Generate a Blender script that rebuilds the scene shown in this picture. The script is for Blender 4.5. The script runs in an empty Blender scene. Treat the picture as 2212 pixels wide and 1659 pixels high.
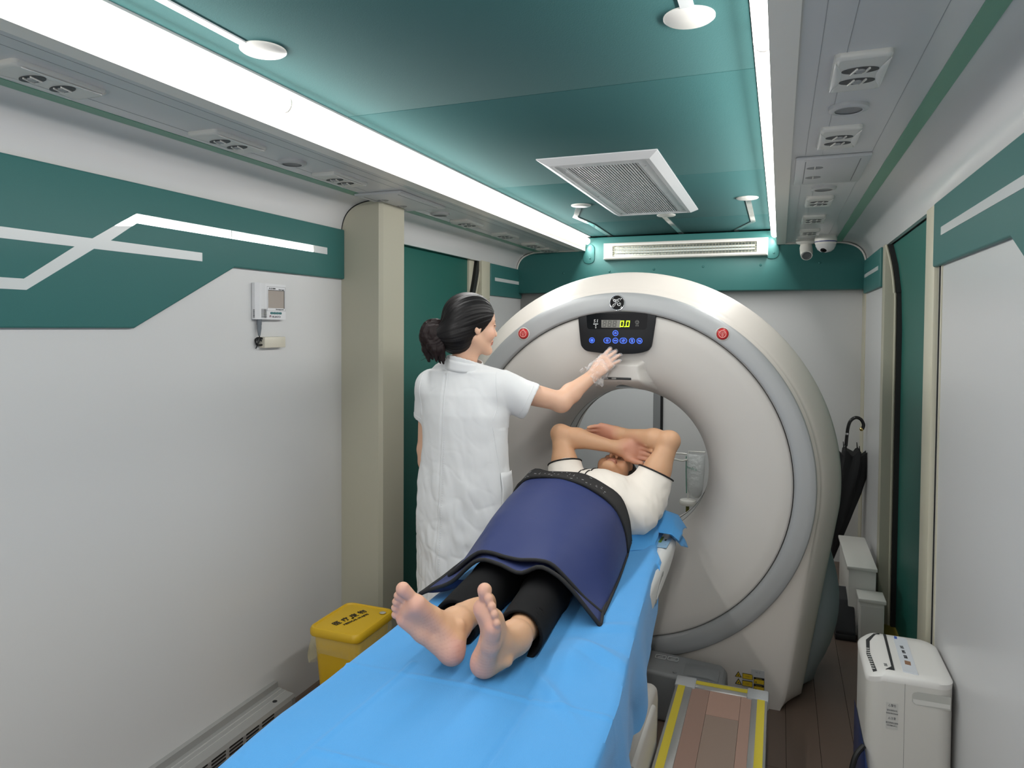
import bpy, bmesh, math, random
import numpy as np
from mathutils import Vector, Matrix, noise as mnoise
random.seed(7); np.random.seed(7)
SC = bpy.context.scene
COL = SC.collection
PI = math.pi

# ---------------------------------------------------------------- camera
cam = bpy.data.cameras.new('camera'); cam_o = bpy.data.objects.new('camera', cam); COL.objects.link(cam_o)
cam.sensor_width = 36.0; cam.lens = 1505.67 / 2212 * 36.0
cam.shift_x = 0.0; cam.shift_y = -(829.5 - 748.58) / 2212
cam.clip_start = 0.02
def cam_axes(yaw, pitch, roll):
    cy, sy = math.cos(yaw), math.sin(yaw)
    f = Vector((-sy, cy, 0)); r = Vector((cy, sy, 0)); d = Vector((0, 0, -1))
    f2 = f * math.cos(pitch) + d * math.sin(pitch); d2 = d * math.cos(pitch) - f * math.sin(pitch)
    r3 = r * math.cos(roll) + d2 * math.sin(roll); d3 = d2 * math.cos(roll) - r * math.sin(roll)
    return r3, d3, f2
_r, _d, _f = cam_axes(0.366602773, 0.0279662956, -0.00632076086)
cam_o.matrix_world = Matrix(((_r.x, -_d.x, -_f.x, 0), (_r.y, -_d.y, -_f.y, 0), (_r.z, -_d.z, -_f.z, 1.55), (0, 0, 0, 1)))
SC.camera = cam_o

# ---------------------------------------------------------------- world, exposure
# world fill light added through an unseen rear end left open behind the camera
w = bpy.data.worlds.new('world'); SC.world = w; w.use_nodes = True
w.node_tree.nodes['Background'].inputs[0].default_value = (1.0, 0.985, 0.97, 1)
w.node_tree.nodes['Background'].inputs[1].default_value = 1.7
SC.view_settings.view_transform = 'Standard'; SC.view_settings.look = 'None'
SC.view_settings.gamma = 1.0; SC.view_settings.use_curve_mapping = False
SC.view_settings.exposure = 0.0
STRIP_EMIT = 6.0          # glow of the two fluorescent diffusers along the ceiling
for _x in (-.6765 - .628, -.6765 + .628):      # the lamps inside the two strips, shining down out of their troughs
    _l = bpy.data.lights.new('strip_lamp', 'AREA'); _l.shape = 'RECTANGLE'; _l.size = .034; _l.size_y = 6.55; _l.energy = 34.0; _l.color = (1.0, .985, .965)
    _o = bpy.data.objects.new('strip_lamp', _l); COL.objects.link(_o); _o.location = (_x, 1.63, 2.112 + .030); _o.rotation_euler = (0, .9 if _x > -.6765 else -.9, 0)
try:
    SC.cycles.max_bounces = 10; SC.cycles.diffuse_bounces = 6; SC.cycles.transparent_max_bounces = 12
except Exception: pass

# ---------------------------------------------------------------- materials
def lin(c):
    c = c / 255.0
    return c / 12.92 if c <= 0.04045 else ((c + 0.055) / 1.055) ** 2.4
def rgb(t): return (lin(t[0]), lin(t[1]), lin(t[2]), 1.0)
MATS = {}
def M(name, col=None, rough=0.5, metal=0.0, var=None, bump=None, emit=None, alpha=None, trans=None, coat=0.0, sheen=0.0, spec=None, sss=0.0, attr=None, stretch=None):
    """procedural material: base colour with noise variation (scale, amount), noise bump (scale, strength)"""
    if name in MATS: return MATS[name]
    m = bpy.data.materials.new(name); m.use_nodes = True; MATS[name] = m
    nt = m.node_tree; b = nt.nodes['Principled BSDF']
    b.inputs['Base Color'].default_value = rgb(col); b.inputs['Roughness'].default_value = rough
    b.inputs['Metallic'].default_value = metal
    if coat: b.inputs['Coat Weight'].default_value = coat
    if sheen: b.inputs['Sheen Weight'].default_value = sheen
    if spec is not None: b.inputs['Specular IOR Level'].default_value = spec
    if sss:
        b.inputs['Subsurface Weight'].default_value = sss; b.inputs['Subsurface Radius'].default_value = (0.012, 0.005, 0.003); b.inputs['Subsurface Scale'].default_value = 1.0
    if emit:
        b.inputs['Emission Color'].default_value = rgb(emit[0]); b.inputs['Emission Strength'].default_value = emit[1]
    if alpha is not None: b.inputs['Alpha'].default_value = alpha
    if trans: b.inputs['Transmission Weight'].default_value = trans
    tc = None
    def coords():
        nonlocal tc
        if tc is None:
            tc = nt.nodes.new('ShaderNodeTexCoord')
            if stretch:
                mp = nt.nodes.new('ShaderNodeMapping'); mp.inputs['Scale'].default_value = stretch
                nt.links.new(tc.outputs['Object'], mp.inputs['Vector']); tc = mp.outputs['Vector']
            else: tc = tc.outputs['Object']
        return tc
    base = None
    if attr:
        a = nt.nodes.new('ShaderNodeAttribute'); a.attribute_name = attr; base = a.outputs['Color']
        nt.links.new(base, b.inputs['Base Color'])
    if var:
        n = nt.nodes.new('ShaderNodeTexNoise'); n.inputs['Scale'].default_value = var[0]; n.inputs['Detail'].default_value = 5
        nt.links.new(coords(), n.inputs['Vector'])
        mr = nt.nodes.new('ShaderNodeMapRange'); mr.inputs[1].default_value = 1.7; mr.inputs[2].default_value = 0.7
        mr.inputs[3].default_value = 1 - var[1]; mr.inputs[4].default_value = 1 + var[1]
        nt.links.new(n.outputs['Fac'], mr.inputs[0])
        mx = nt.nodes.new('ShaderNodeVectorMath'); mx.operation = 'SCALE'
        if base is not None: nt.links.new(base, mx.inputs[0])
        else: mx.inputs[0].default_value = rgb(col)[:3]
        nt.links.new(mr.outputs[0], mx.inputs['Scale']); nt.links.new(mx.outputs[0], b.inputs['Base Color'])
    if bump:
        n2 = nt.nodes.new('ShaderNodeTexNoise'); n2.inputs['Scale'].default_value = bump[0]; n2.inputs['Detail'].default_value = 4
        nt.links.new(coords(), n2.inputs['Vector'])
        bp = nt.nodes.new('ShaderNodeBump'); bp.inputs['Strength'].default_value = bump[1]; bp.inputs['Distance'].default_value = 0.002 if len(bump) < 3 else bump[2]
        nt.links.new(n2.outputs['Fac'], bp.inputs['Height']); nt.links.new(bp.outputs[0], b.inputs['Normal'])
    return m

WHITE_WALL = M('white_wall_board', (203, 203, 203), 0.32, var=(2.0, 0.025))
COVE = M('white_cove_laminate', (205, 205, 205), 0.22, var=(3.0, 0.02), stretch=(1, 0.15, 1))
TEAL = M('teal_leatherette', (44, 103, 100), 0.5, var=(6, 0.05), bump=(500, 0.15))
TEAL_CEIL = M('teal_ceiling_leatherette', (58, 97, 97), 0.85, var=(9, 0.06), bump=(350, 0.3), spec=.08)
TEAL_DOOR = M('teal_door_panel', (24, 98, 88), 0.5, var=(5, 0.06), bump=(300, 0.1))
INLAY = M('pale_acrylic_inlay', (202, 206, 206), 0.25, var=(8, 0.03))
MIRROR = M('mirror_acrylic_inlay', (190, 194, 194), 0.10, metal=0.8)
BEIGE = M('beige_trim', (196, 192, 172), 0.45, var=(3, 0.04))
OLIVE = M('beige_post', (168, 165, 148), 0.5, var=(2, 0.05))
GREENSTRIP = M('sage_green_strip', (104, 158, 132), 0.35, bump=(60, 0.2), stretch=(8, 0.2, 1))
RUBBER = M('black_rubber', (14, 15, 16), 0.55)
SMOKE = M('dark_slot', (38, 40, 42), 0.6)
PLASTIC = M('white_plastic', (214, 212, 206), 0.3, var=(6, 0.02))
GANTRY = M('gantry_ivory_cover', (198, 192, 185), 0.4, var=(2.5, 0.02), bump=(700, 0.08))
GANTRY_FACE = M('gantry_face_cover', (196, 192, 187), 0.42, var=(2.5, 0.03), bump=(700, 0.08))
SILVER = M('silver_ring_paint', (160, 162, 163), 0.36, metal=0.25, bump=(900, 0.15), var=(4, 0.03))
GREYPL = M('grey_plastic', (112, 114, 115), 0.45, var=(5, 0.04))
REARCOVER = M('blue_grey_cover', (140, 148, 152), 0.45)
BLACKPL = M('black_panel', (22, 23, 26), 0.4, spec=.25)
BLACKGLOSS = M('black_gloss_window', (6, 7, 11), 0.1, spec=.18)
ALU = M('aluminium', (190, 190, 188), 0.3, metal=0.8, bump=(60, 0.1), stretch=(1, 0.1, 1))
STEEL = M('brushed_steel', (150, 146, 140), 0.33, metal=0.9, var=(5, 0.15))
YELLOWTAPE = M('yellow_grip_tape', (190, 172, 52), 0.8, var=(260, 0.22), bump=(600, 0.6))
BLACKINK = M('black_ink', (22, 22, 24), 0.6)
GREYINK = M('grey_ink', (110, 112, 114), 0.6)
WHITEINK = M('white_ink', (225, 225, 225), 0.5)
FLOORW = M('dark_wood_floor', (90, 75, 66), 0.42, var=(14, 0.18), stretch=(9, 0.6, 1))
PLANKS = [M('plank_walnut_%s' % n, c, 0.42, var=(22, 0.30), stretch=(7, 0.6, 1)) for n, c in (('brown', (140, 112, 100)), ('grey', (136, 116, 104)), ('rosy', (158, 126, 112)))]
YELLOWBIN = M('yellow_bin_plastic', (196, 158, 28), 0.42, var=(4, 0.05), bump=(500, 0.08))
STRIP = M('lit_diffuser', (255, 255, 255), 0.4, emit=((255, 251, 246), STRIP_EMIT))

def film(name, col, base=.12, edge=.55, rough=.14, bump=None):
    """thin clear plastic: mostly see-through, glossier and whiter where it turns away"""
    m = bpy.data.materials.new(name); m.use_nodes = True; nt = m.node_tree; b = nt.nodes['Principled BSDF']; out = nt.nodes['Material Output']
    b.inputs['Base Color'].default_value = rgb(col); b.inputs['Roughness'].default_value = rough; b.inputs['Specular IOR Level'].default_value = 1.0
    tr_ = nt.nodes.new('ShaderNodeBsdfTransparent'); mx = nt.nodes.new('ShaderNodeMixShader'); lw = nt.nodes.new('ShaderNodeLayerWeight'); lw.inputs['Blend'].default_value = .35
    mr = nt.nodes.new('ShaderNodeMapRange'); mr.inputs[3].default_value = base; mr.inputs[4].default_value = base + edge
    nt.links.new(lw.outputs['Facing'], mr.inputs[0]); nt.links.new(mr.outputs[0], mx.inputs[0]); nt.links.new(tr_.outputs[0], mx.inputs[1]); nt.links.new(b.outputs[0], mx.inputs[2]); nt.links.new(mx.outputs[0], out.inputs['Surface'])
    if bump:
        tc = nt.nodes.new('ShaderNodeTexCoord'); n2 = nt.nodes.new('ShaderNodeTexNoise'); n2.inputs['Scale'].default_value = bump[0]; nt.links.new(tc.outputs['Object'], n2.inputs['Vector'])
        bp = nt.nodes.new('ShaderNodeBump'); bp.inputs['Distance'].default_value = bump[1]; nt.links.new(n2.outputs['Fac'], bp.inputs['Height']); nt.links.new(bp.outputs[0], b.inputs['Normal']); nt.links.new(bp.outputs[0], lw.inputs['Normal'])
    return m
# ---------------------------------------------------------------- mesh kit
ORG = {}
def _meshobj(name, me, mat, parent=None):
    o = bpy.data.objects.new(name, me); COL.objects.link(o)
    if mat is not None:
        for mm in (mat if isinstance(mat, (list, tuple)) else [mat]): me.materials.append(mm)
    if parent is not None: o.parent = parent
    return o
def tag(o, label=None, cat=None, group=None, kind=None):
    if label: o['label'] = label
    if cat: o['category'] = cat
    if group: o['group'] = group
    if kind: o['kind'] = kind
    return o
def thing(name, label, cat, loc, group=None):
    o = bpy.data.objects.new(name, None); COL.objects.link(o); o.location = loc; o.empty_display_size = 0.05
    ORG[o] = Vector(loc)
    return tag(o, label, cat, group)
def copy_tree(o, loc=None, parent=None, label=None, group=None):
    kids = list(o.children); c = o.copy(); COL.objects.link(c)
    if parent is not None: c.parent = parent
    if loc is not None: c.location = loc
    if label: c['label'] = label
    if group: c['group'] = group
    ORG[c] = Vector(c.location) if parent is None else ORG.get(parent, Vector())
    for k in kids: copy_tree(k, parent=c)
    return c
def org(p):
    while p is not None:
        if p in ORG: return ORG[p]
        p = p.parent
    return Vector((0, 0, 0))
class MB:
    def __init__(s): s.v = []; s.f = []; s.mi = []
    def add(s, vs, fs, mi=0):
        n = len(s.v); s.v += [tuple(v) for v in vs]; s.f += [tuple(i + n for i in f) for f in fs]; s.mi += [mi] * len(fs); return s
    def box(s, c, d, R=None, mi=0):
        x, y, z = d[0] / 2, d[1] / 2, d[2] / 2
        vs = [Vector((a * x, b * y, e * z)) for a in (-1, 1) for b in (-1, 1) for e in (-1, 1)]
        if R is not None: vs = [R @ v for v in vs]
        vs = [v + Vector(c) for v in vs]
        return s.add(vs, [(0, 1, 3, 2), (4, 6, 7, 5), (0, 4, 5, 1), (2, 3, 7, 6), (0, 2, 6, 4), (1, 5, 7, 3)], mi)
    def bb(s, a, b, mi=0):
        return s.box([(a[i] + b[i]) / 2 for i in range(3)], [abs(b[i] - a[i]) for i in range(3)], mi=mi)
    def prism(s, pts, ax, a, b, mi=0):
        """polygon in the two axes other than ax (x,y,z order), extruded from a to b along ax"""
        def P(p, t):
            q = [p[0], p[1]]; q.insert(ax, t); return q
        n = len(pts); vs = [P(p, a) for p in pts] + [P(p, b) for p in pts]
        fs = [tuple(range(n))[::-1], tuple(range(n, 2 * n))] + [(i, (i + 1) % n, n + (i + 1) % n, n + i) for i in range(n)]
        return s.add(vs, fs, mi)
    def tube(s, path, r, n=8, closed=False, mi=0, caps=True, flat=None):
        path = [Vector(p) for p in path]; m = len(path)
        rr = r if isinstance(r, (list, tuple)) else [r] * m
        vs = []; up = None
        for i, p in enumerate(path):
            if closed: t = path[(i + 1) % m] - path[i - 1]
            else: t = path[min(i + 1, m - 1)] - path[max(i - 1, 0)]
            if t.length < 1e-9: t = Vector((0, 0, 1))
            t.normalize()
            if up is None: up = t.orthogonal().normalized()
            up = (up - t * up.dot(t))
            if up.length < 1e-6: up = t.orthogonal()
            up.normalize(); sd = t.cross(up)
            for k in range(n):
                a = 2 * PI * k / n
                vs.append(p + (up * math.cos(a) + sd * math.sin(a)) * rr[i])
        fs = []
        for i in range(m if closed else m - 1):
            j = (i + 1) % m
            for k in range(n):
                fs.append((i * n + k, i * n + (k + 1) % n, j * n + (k + 1) % n, j * n + k))
        if not closed and caps:
            fs.append(tuple(range(n))[::-1]); fs.append(tuple((m - 1) * n + k for k in range(n)))
        return s.add(vs, fs, mi)
    def lathe(s, prof, o, ax=(0, 0, 1), n=32, mi=0, arc=None):
        """prof: (radius, height) along the axis from o"""
        ax = Vector(ax).normalized(); u = ax.orthogonal().normalized(); 
        if abs(ax.y) > 0.9: u = Vector((1, 0, 0))
        if abs(ax.z) > 0.9: u = Vector((1, 0, 0))
        v = ax.cross(u); o = Vector(o); m = len(prof); vs = []
        for r, h in prof:
            for k in range(n):
                a = 2 * PI * k / n; vs.append(o + ax * h + (u * math.cos(a) + v * math.sin(a)) * r)
        fs = [(i * n + k, i * n + (k + 1) % n, (i + 1) * n + (k + 1) % n, (i + 1) * n + k) for i in range(m - 1) for k in range(n)]
        s.add(vs, fs, mi)
        if prof[0][0] > 1e-6: pass
        return s
    def disc(s, c, nrm, r, n=24, h=0.001, mi=0):
        return s.lathe([(0.0001, h), (r, h), (r, 0)], c, nrm, n, mi)
    def grid(s, P, mi=0, closed_u=False, closed_v=False):
        nu, nv = len(P), len(P[0]); vs = [p for row in P for p in row]
        fs = []
        for i in range(nu if closed_u else nu - 1):
            for j in range(nv if closed_v else nv - 1):
                i2, j2 = (i + 1) % nu, (j + 1) % nv
                fs.append((i * nv + j, i * nv + j2, i2 * nv + j2, i2 * nv + j))
        return s.add(vs, fs, mi)
    def build(s, name, mat, parent=None, smooth=35, bevel=0, seg=2, weld=False, fixn=True):
        o3 = org(parent)
        me = bpy.data.meshes.new(name)
        me.from_pydata([(v[0] - o3.x, v[1] - o3.y, v[2] - o3.z) for v in s.v], [], s.f)
        if any(s.mi): me.polygons.foreach_set('material_index', s.mi)
        bm = bmesh.new(); bm.from_mesh(me)
        if weld: bmesh.ops.remove_doubles(bm, verts=bm.verts, dist=1e-5)
        if fixn: bmesh.ops.recalc_face_normals(bm, faces=bm.faces)
        if bevel:
            es = [e for e in bm.edges if len(e.link_faces) == 2 and e.calc_face_angle(0) > math.radians(28)]
            bmesh.ops.bevel(bm, geom=es, offset=bevel, segments=seg, affect='EDGES', clamp_overlap=True, profile=0.5)
        bm.to_mesh(me); bm.free()
        if smooth:
            me.polygons.foreach_set('use_smooth', [True] * len(me.polygons)); me.set_sharp_from_angle(angle=math.radians(smooth))
        me.update()
        return _meshobj(name, me, mat, parent)
def rrect(w, h, r, n=5):
    """rounded rectangle outline centred on 0"""
    out = []
    for cx, cy, a0 in ((w / 2 - r, h / 2 - r, 0), (-w / 2 + r, h / 2 - r, PI / 2), (-w / 2 + r, -h / 2 + r, PI), (w / 2 - r, -h / 2 + r, 1.5 * PI)):
        for k in range(n + 1):
            a = a0 + PI / 2 * k / n; out.append((cx + r * math.cos(a), cy + r * math.sin(a)))
    return out
def text(name, s, size, loc, right, up, mat, parent=None, align='CENTER', ext=0.0004, shear=0, sx=1.0):
    cu = bpy.data.curves.new(name, 'FONT'); cu.body = s; cu.size = size; cu.align_x = align; cu.align_y = 'CENTER'; cu.extrude = ext; cu.shear = shear; cu.resolution_u = 3
    t = bpy.data.objects.new('tmp', cu); COL.objects.link(t)
    me = bpy.data.meshes.new_from_object(t.evaluated_get(bpy.context.evaluated_depsgraph_get()))
    bpy.data.objects.remove(t); bpy.data.curves.remove(cu)
    r = Vector(right).normalized(); u = Vector(up).normalized(); n = r.cross(u)
    mt = Matrix(((r.x * sx, u.x, n.x, 0), (r.y * sx, u.y, n.y, 0), (r.z * sx, u.z, n.z, 0), (0, 0, 0, 1)))
    me.transform(Matrix.Translation(Vector(loc) - org(parent)) @ mt)
    me.materials.clear()
    return _meshobj(name, me, mat, parent)
def bez(p0, p1, p2, p3, n=10):
    out = []
    for i in range(n + 1):
        t = i / n; a = (1 - t) ** 3; b = 3 * t * (1 - t) ** 2; c = 3 * t * t * (1 - t); d = t ** 3
        out.append(tuple(a * p0[k] + b * p1[k] + c * p2[k] + d * p3[k] for k in range(len(p0))))
    return out
def spline(pts, n=6, closed=False):
    """Catmull-Rom through pts"""
    P = [np.array(p, float) for p in pts]; m = len(P); out = []
    rng = range(m) if closed else range(m - 1)
    for i in rng:
        if closed: a, b, c, d = P[i - 1], P[i], P[(i + 1) % m], P[(i + 2) % m]
        else: a, b, c, d = P[max(i - 1, 0)], P[i], P[i + 1], P[min(i + 2, m - 1)]
        for k in range(n):
            t = k / n
            out.append(tuple(0.5 * (2 * b + (c - a) * t + (2 * a - 5 * b + 4 * c - d) * t * t + (3 * b - a - 3 * c + d) * t ** 3)))
    if not closed: out.append(tuple(P[-1]))
    return out
# ================================================================ ROOM
XL, XR, YB, YE, ZC = -1.86, 0.507, -1.7, 5.08, 2.21
FX0, FX1 = -1.293, -0.066      # edges of the teal ceiling
ZV = 2.112                      # underside of the white coves
def S(name, mb, mat, parent=None, **k):
    o = mb.build(name, mat, parent, **k)
    if parent is None: o['kind'] = 'structure'
    return o
# floor: boards
fl = S('floor', MB().bb((XL - .1, YB, -.06), (XR + .25, YE + .1, -.012)), M('floor_base', (40, 34, 30), 0.7), smooth=0)
bx = XL - .1
k = 0
while bx < XR + .24:
    yy = YB - random.random() * 0.8
    wdt = 0.118
    while yy < YE:
        L = 1.2
        a, b = max(yy, YB), min(yy + L, YE + .09)
        if b - a > .05:
            MB().bb((bx + .0008, a + .0008, -.012), (min(bx + wdt, XR + .25) - .0008, b - .0008, 0)).build('plank', FLOORW, fl, smooth=0)
        yy += L
    bx += wdt; k += 1
# walls
wl = S('wall_left', MB().bb((XL - .05, YB, 0), (XL, 2.68, 2.15)).bb((XL - .05, 4.385, 0), (XL, YE + .1, 2.15)), WHITE_WALL, smooth=0)
wr = S('wall_right', MB().bb((XR, YB, 0), (XR + .05, 2.765, 2.15)).bb((XR, 4.14, 0), (XR + .05, YE + .1, 2.15)), WHITE_WALL, smooth=0)
we = S('wall_end', MB().bb((XL - .05, YE, 0), (XR + .3, YE + .05, 2.3)), WHITE_WALL, smooth=0)
S('wall_outer', MB().bb((XR + .02, 2.7, 1.99), (XR + .3, 4.3, 2.3)).bb((XL - .3, 2.6, 1.995), (XL - .01, 4.5, 2.3)).bb((XL - .2, 2.5, 0), (XL - .17, 4.6, 2.3)).bb((XR + .22, 2.5, 0), (XR + .25, 4.4, 2.3)), RUBBER, smooth=0)
# ceiling: padded teal panels with pressed joints
ce = S('ceiling', MB().bb((XL - .05, YB, ZC + .012), (XR + .3, YE + .1, ZC + .05)), M('ceiling_board', (30, 60, 58), 0.7), smooth=0)
for a, b in ((YB, .66), (.66, 1.888), (1.888, 3.09), (3.09, 4.3), (4.3, YE)):
    MB().bb((FX0 + .004, a + .0012, ZC), (FX1 - .004, b - .0012, ZC + .02)).build('ceiling_panel', TEAL_CEIL, ce, bevel=.0025, seg=2)
# white coves with curved outer edge + green strip
def cove_pts(sgn):
    c = -0.6765
    pts = [(0.655, ZV - .002), (0.655, ZC + .012), (1.2, ZC + .012), (1.2, 1.985), (1.1835, 1.985)]
    pts += [p for p in bez((1.1835, 1.985), (1.175, 2.06), (1.135, 2.105), (1.02, ZV), 14)][1:]
    pts += [(.70, ZV), (.70, ZV - .002)]
    return [(c + sgn * u, z) for u, z in pts]
tr1 = S('trim_1', MB().prism(cove_pts(-1), 1, YB, YE), COVE, smooth=30)
tr2 = S('trim_2', MB().prism(cove_pts(1), 1, YB, YE), COVE, smooth=30)
for sgn, t in ((-1, tr1), (1, tr2)):
    c = -0.6765
    P = [(0.995, ZV - .0015), (1.036, ZV - .0035), (1.036, ZV + .004), (.995, ZV + .004)]
    MB().prism([(c + sgn * u, z) for u, z in P], 1, YB, YE - .1).build('green_strip', GREENSTRIP, t, smooth=0)
    for u in (.745, .795, .94):
        MB().bb((c + sgn * u - .0006, YB, ZV - .0006), (c + sgn * u + .0006, YE - .1, ZV + .001)).build('panel_joint', M('cove_joint', (150, 152, 154), 0.4), t, smooth=0)
# light fittings
def strip(sgn, label, y0, y1):
    c = -0.6765
    t = thing('strip_light', label, 'light', (c + sgn * .64, y0, ZV))
    X = lambda u: c + sgn * u
    mb = MB().prism([(X(.612), ZC + .006), (X(.655), ZC + .006), (X(.655), ZV - .004), (X(.703), ZV - .004), (X(.703), ZV - .009), (X(.648), ZV - .009), (X(.645), ZC - .006), (X(.612), ZC - .004)], 1, y0, y1)
    mb.build('housing', M('light_housing', (232, 228, 220), 0.35), t, smooth=0)
    MB().prism([(X(.6105), ZC + .004), (X(.6105), ZC - .006), (X(.620), ZC - .008), (X(.622), ZC - .002), (X(.622), ZC + .004)], 1, y0, y1).build('edge_rail', M('light_rail', (168, 172, 172), 0.4), t, smooth=20)
    n = 6; L = (y1 - y0) / n
    for i in range(n):
        a, b = y0 + i * L + .002, y0 + (i + 1) * L - .002
        prof = [(X(.634 + .0215 * math.cos(q)), ZV + .062 + .024 * math.sin(q)) for q in np.linspace(0, 2 * PI, 17)[:-1]]
        MB().prism(prof, 1, a, b).build('diffuser', STRIP, t, smooth=60)
        if i < n - 1:
            prof = [(X(.634 + .0222 * math.cos(q)), ZV + .062 + .0247 * math.sin(q)) for q in np.linspace(0, 2 * PI, 17)[:-1]]
            MB().prism(prof, 1, b - .001, b + .005).build('joint_clip', M('clip_white', (226, 222, 214), .4), t, smooth=60)
    return t
strip(-1, 'long lit fluorescent strip along the white cove above the wall thermometer', YB + .02, 4.92)
strip(1, 'long lit fluorescent strip along the cove that carries the two cameras', YB + .02, 4.92)

# padded teal panels on the left wall, with inlaid pale strips
def wall_panel(x, nx, outer, inlays, name='padded_panel', parent=None, th=.018, mats=None):
    """outer polygon in (y,z); nx = +1 when the face looks to +x"""
    o = MB().prism(outer, 0, x, x + nx * th).build(name, TEAL, parent, bevel=.006, seg=3)
    for i, pl in enumerate(inlays):
        mt = INLAY if not mats else mats[i]
        MB().prism(pl, 0, x + nx * (th - .004), x + nx * (th + .0012)).build('inlay_strip', mt, o, smooth=0)
    return o
Y0 = YB
inl = [
    [(Y0, 1.795), (1.4385, 1.795), (1.586, 1.8895), (2.548, 1.8895), (2.548, 1.8605), (1.586, 1.8605), (1.497, 1.797), (1.845, 1.795), (1.845, 1.7675), (1.443, 1.767), (1.249, 1.639), (Y0, 1.639), (Y0, 1.667), (1.243, 1.668), (1.384, 1.7665), (Y0, 1.767)],
]
pl = wall_panel(XL, 1, [(Y0, 1.984), (2.68, 1.984), (2.68, 1.761), (2.0, 1.759), (1.578, 1.539), (Y0, 1.539)], [], parent=wl)
def band(poly, mt): MB().prism(poly, 0, XL + .013, XL + .0195).build('inlay_strip', mt, pl, smooth=0)
band([(Y0, 1.796), (1.4385, 1.796), (1.497, 1.797), (1.845, 1.796), (1.845, 1.767), (1.443, 1.767), (1.384, 1.767), (Y0, 1.767)], INLAY)
band([(1.384, 1.767), (1.443, 1.767), (1.249, 1.639), (Y0, 1.639), (Y0, 1.668), (1.243, 1.668)], INLAY)
band([(1.4385, 1.796), (1.497, 1.797), (1.57, 1.849), (1.51, 1.842)], INLAY)
band([(1.51, 1.842), (1.57, 1.849), (1.586, 1.860), (1.98, 1.8605), (1.98, 1.8895), (1.586, 1.8895)], MIRROR)
band([(1.983, 1.8605), (2.46, 1.8605), (2.46, 1.8895), (1.983, 1.8895)], MIRROR)
band([(2.46, 1.8605), (2.548, 1.8605), (2.548, 1.8895), (2.46, 1.8895)], INLAY)
wall_panel(XL, 1, [(4.39, 1.984), (5.0, 1.984), (5.0, 1.765), (4.39, 1.765)], [[(4.46, 1.868), (5.0, 1.868), (5.0, 1.892), (4.46, 1.892)]], parent=wl)
# right wall
wall_panel(XR, -1, [(Y0, 1.984), (2.775, 1.984), (2.775, 1.765), (1.91, 1.765), (1.62, 1.60), (Y0, 1.60)], [[(Y0, 1.853), (2.648, 1.860), (2.648, 1.887), (Y0, 1.885)]], parent=wr)
wall_panel(XR, -1, [(4.15, 1.984), (4.92, 1.984), (4.92, 1.775), (4.15, 1.775)], [[(4.22, 1.87), (4.86, 1.87), (4.86, 1.892), (4.22, 1.892)]], parent=wr)
MB().bb((XR - .004, 2.735, 0), (XR, 2.74, 1.77)).build('wall_joint', RUBBER, wr, smooth=0)
MB().bb((XR - .003, 2.70, 0), (XR, 2.715, 1.77)).build('edge_strip', BEIGE, wr, smooth=0)

# teal fascia across the end wall
fz = [(XL, 1.805), (XR, 1.805), (XR, 1.985)] + [(-.6765 + u, z) for u, z in bez((1.1835, 1.985), (1.175, 2.06), (1.135, 2.105), (1.02, ZV), 10)] + \
     [(.03, ZV), (.0, ZC - .01), (-1.353, ZC - .01), (-1.383, ZV)] + [(-.6765 - u, z) for u, z in bez((1.02, ZV), (1.135, 2.105), (1.175, 2.06), (1.1835, 1.985), 10)]
fa = MB().prism(fz, 1, 4.93, YE).build('fascia', TEAL, we, bevel=.006, seg=3)
for x, z in ((-1.492, 1.948), (-1.147, 1.953), (-.831, 1.961), (-.497, 1.971), (-.126, 1.972), (.234, 1.977)):
    MB().lathe([(.0001, .006), (.004, .0055), (.007, .003), (.0085, 0)], (x, 4.93, z), (0, -1, 0), 16).build('rivet', TEAL, fa, smooth=60)
for x in (-1.30, -.055):      # rounded teal end pieces of the light troughs
    o = [(x + a, ZV - .03 + b) for a, b in rrect(.085, .14, .035)]
    MB().prism(o, 1, 4.922, 4.935).build('end_plate', TEAL, fa, bevel=.003)
    MB().lathe([(.0001, .006), (.006, .005), (.0075, 0)], (x + .01, 4.922, ZV - .06), (0, -1, 0), 14).build('rivet', TEAL, fa, smooth=60)
# cove end caps (white beading that follows the curve)
for sgn, t in ((-1, tr1), (1, tr2)):
    c = -.6765
    pth = [(c + sgn * u, 4.925, z - .004) for u, z in bez((1.178, 1.98), (1.17, 2.055), (1.13, 2.1), (1.02, ZV - .002), 12)] + [(c + sgn * .70, 4.925, ZV - .004)]
    MB().tube(pth, .006, 8).build('end_bead', PLASTIC, t, smooth=60)
# end wall details seen through the bore: door edge post, right corner beads
MB().bb((-.795, YE - .012, 0), (-.778, YE, 1.8)).build('door_edge', RUBBER, we, smooth=0)
MB().bb((-.845, YE - .02, 0), (-.795, YE, 1.8)).build('door_post', M('grey_post', (128, 130, 132), .4), we, smooth=0)
MB().bb((-1.72, YE - .02, 0), (-.845, YE, 1.8)).build('door_leaf', M('white_door', (200, 202, 204), .35), we, bevel=.003)
MB().bb((-1.86, YE - .06, 1.66), (-1.5, YE, 1.805)).build('grey_panel', M('grey_steel_panel', (132, 132, 130), .35), we, smooth=0)
MB().bb((XR - .006, 4.93, 0), (XR, YE, 1.8)).build('corner_bead', BEIGE, wr, smooth=0)

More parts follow.
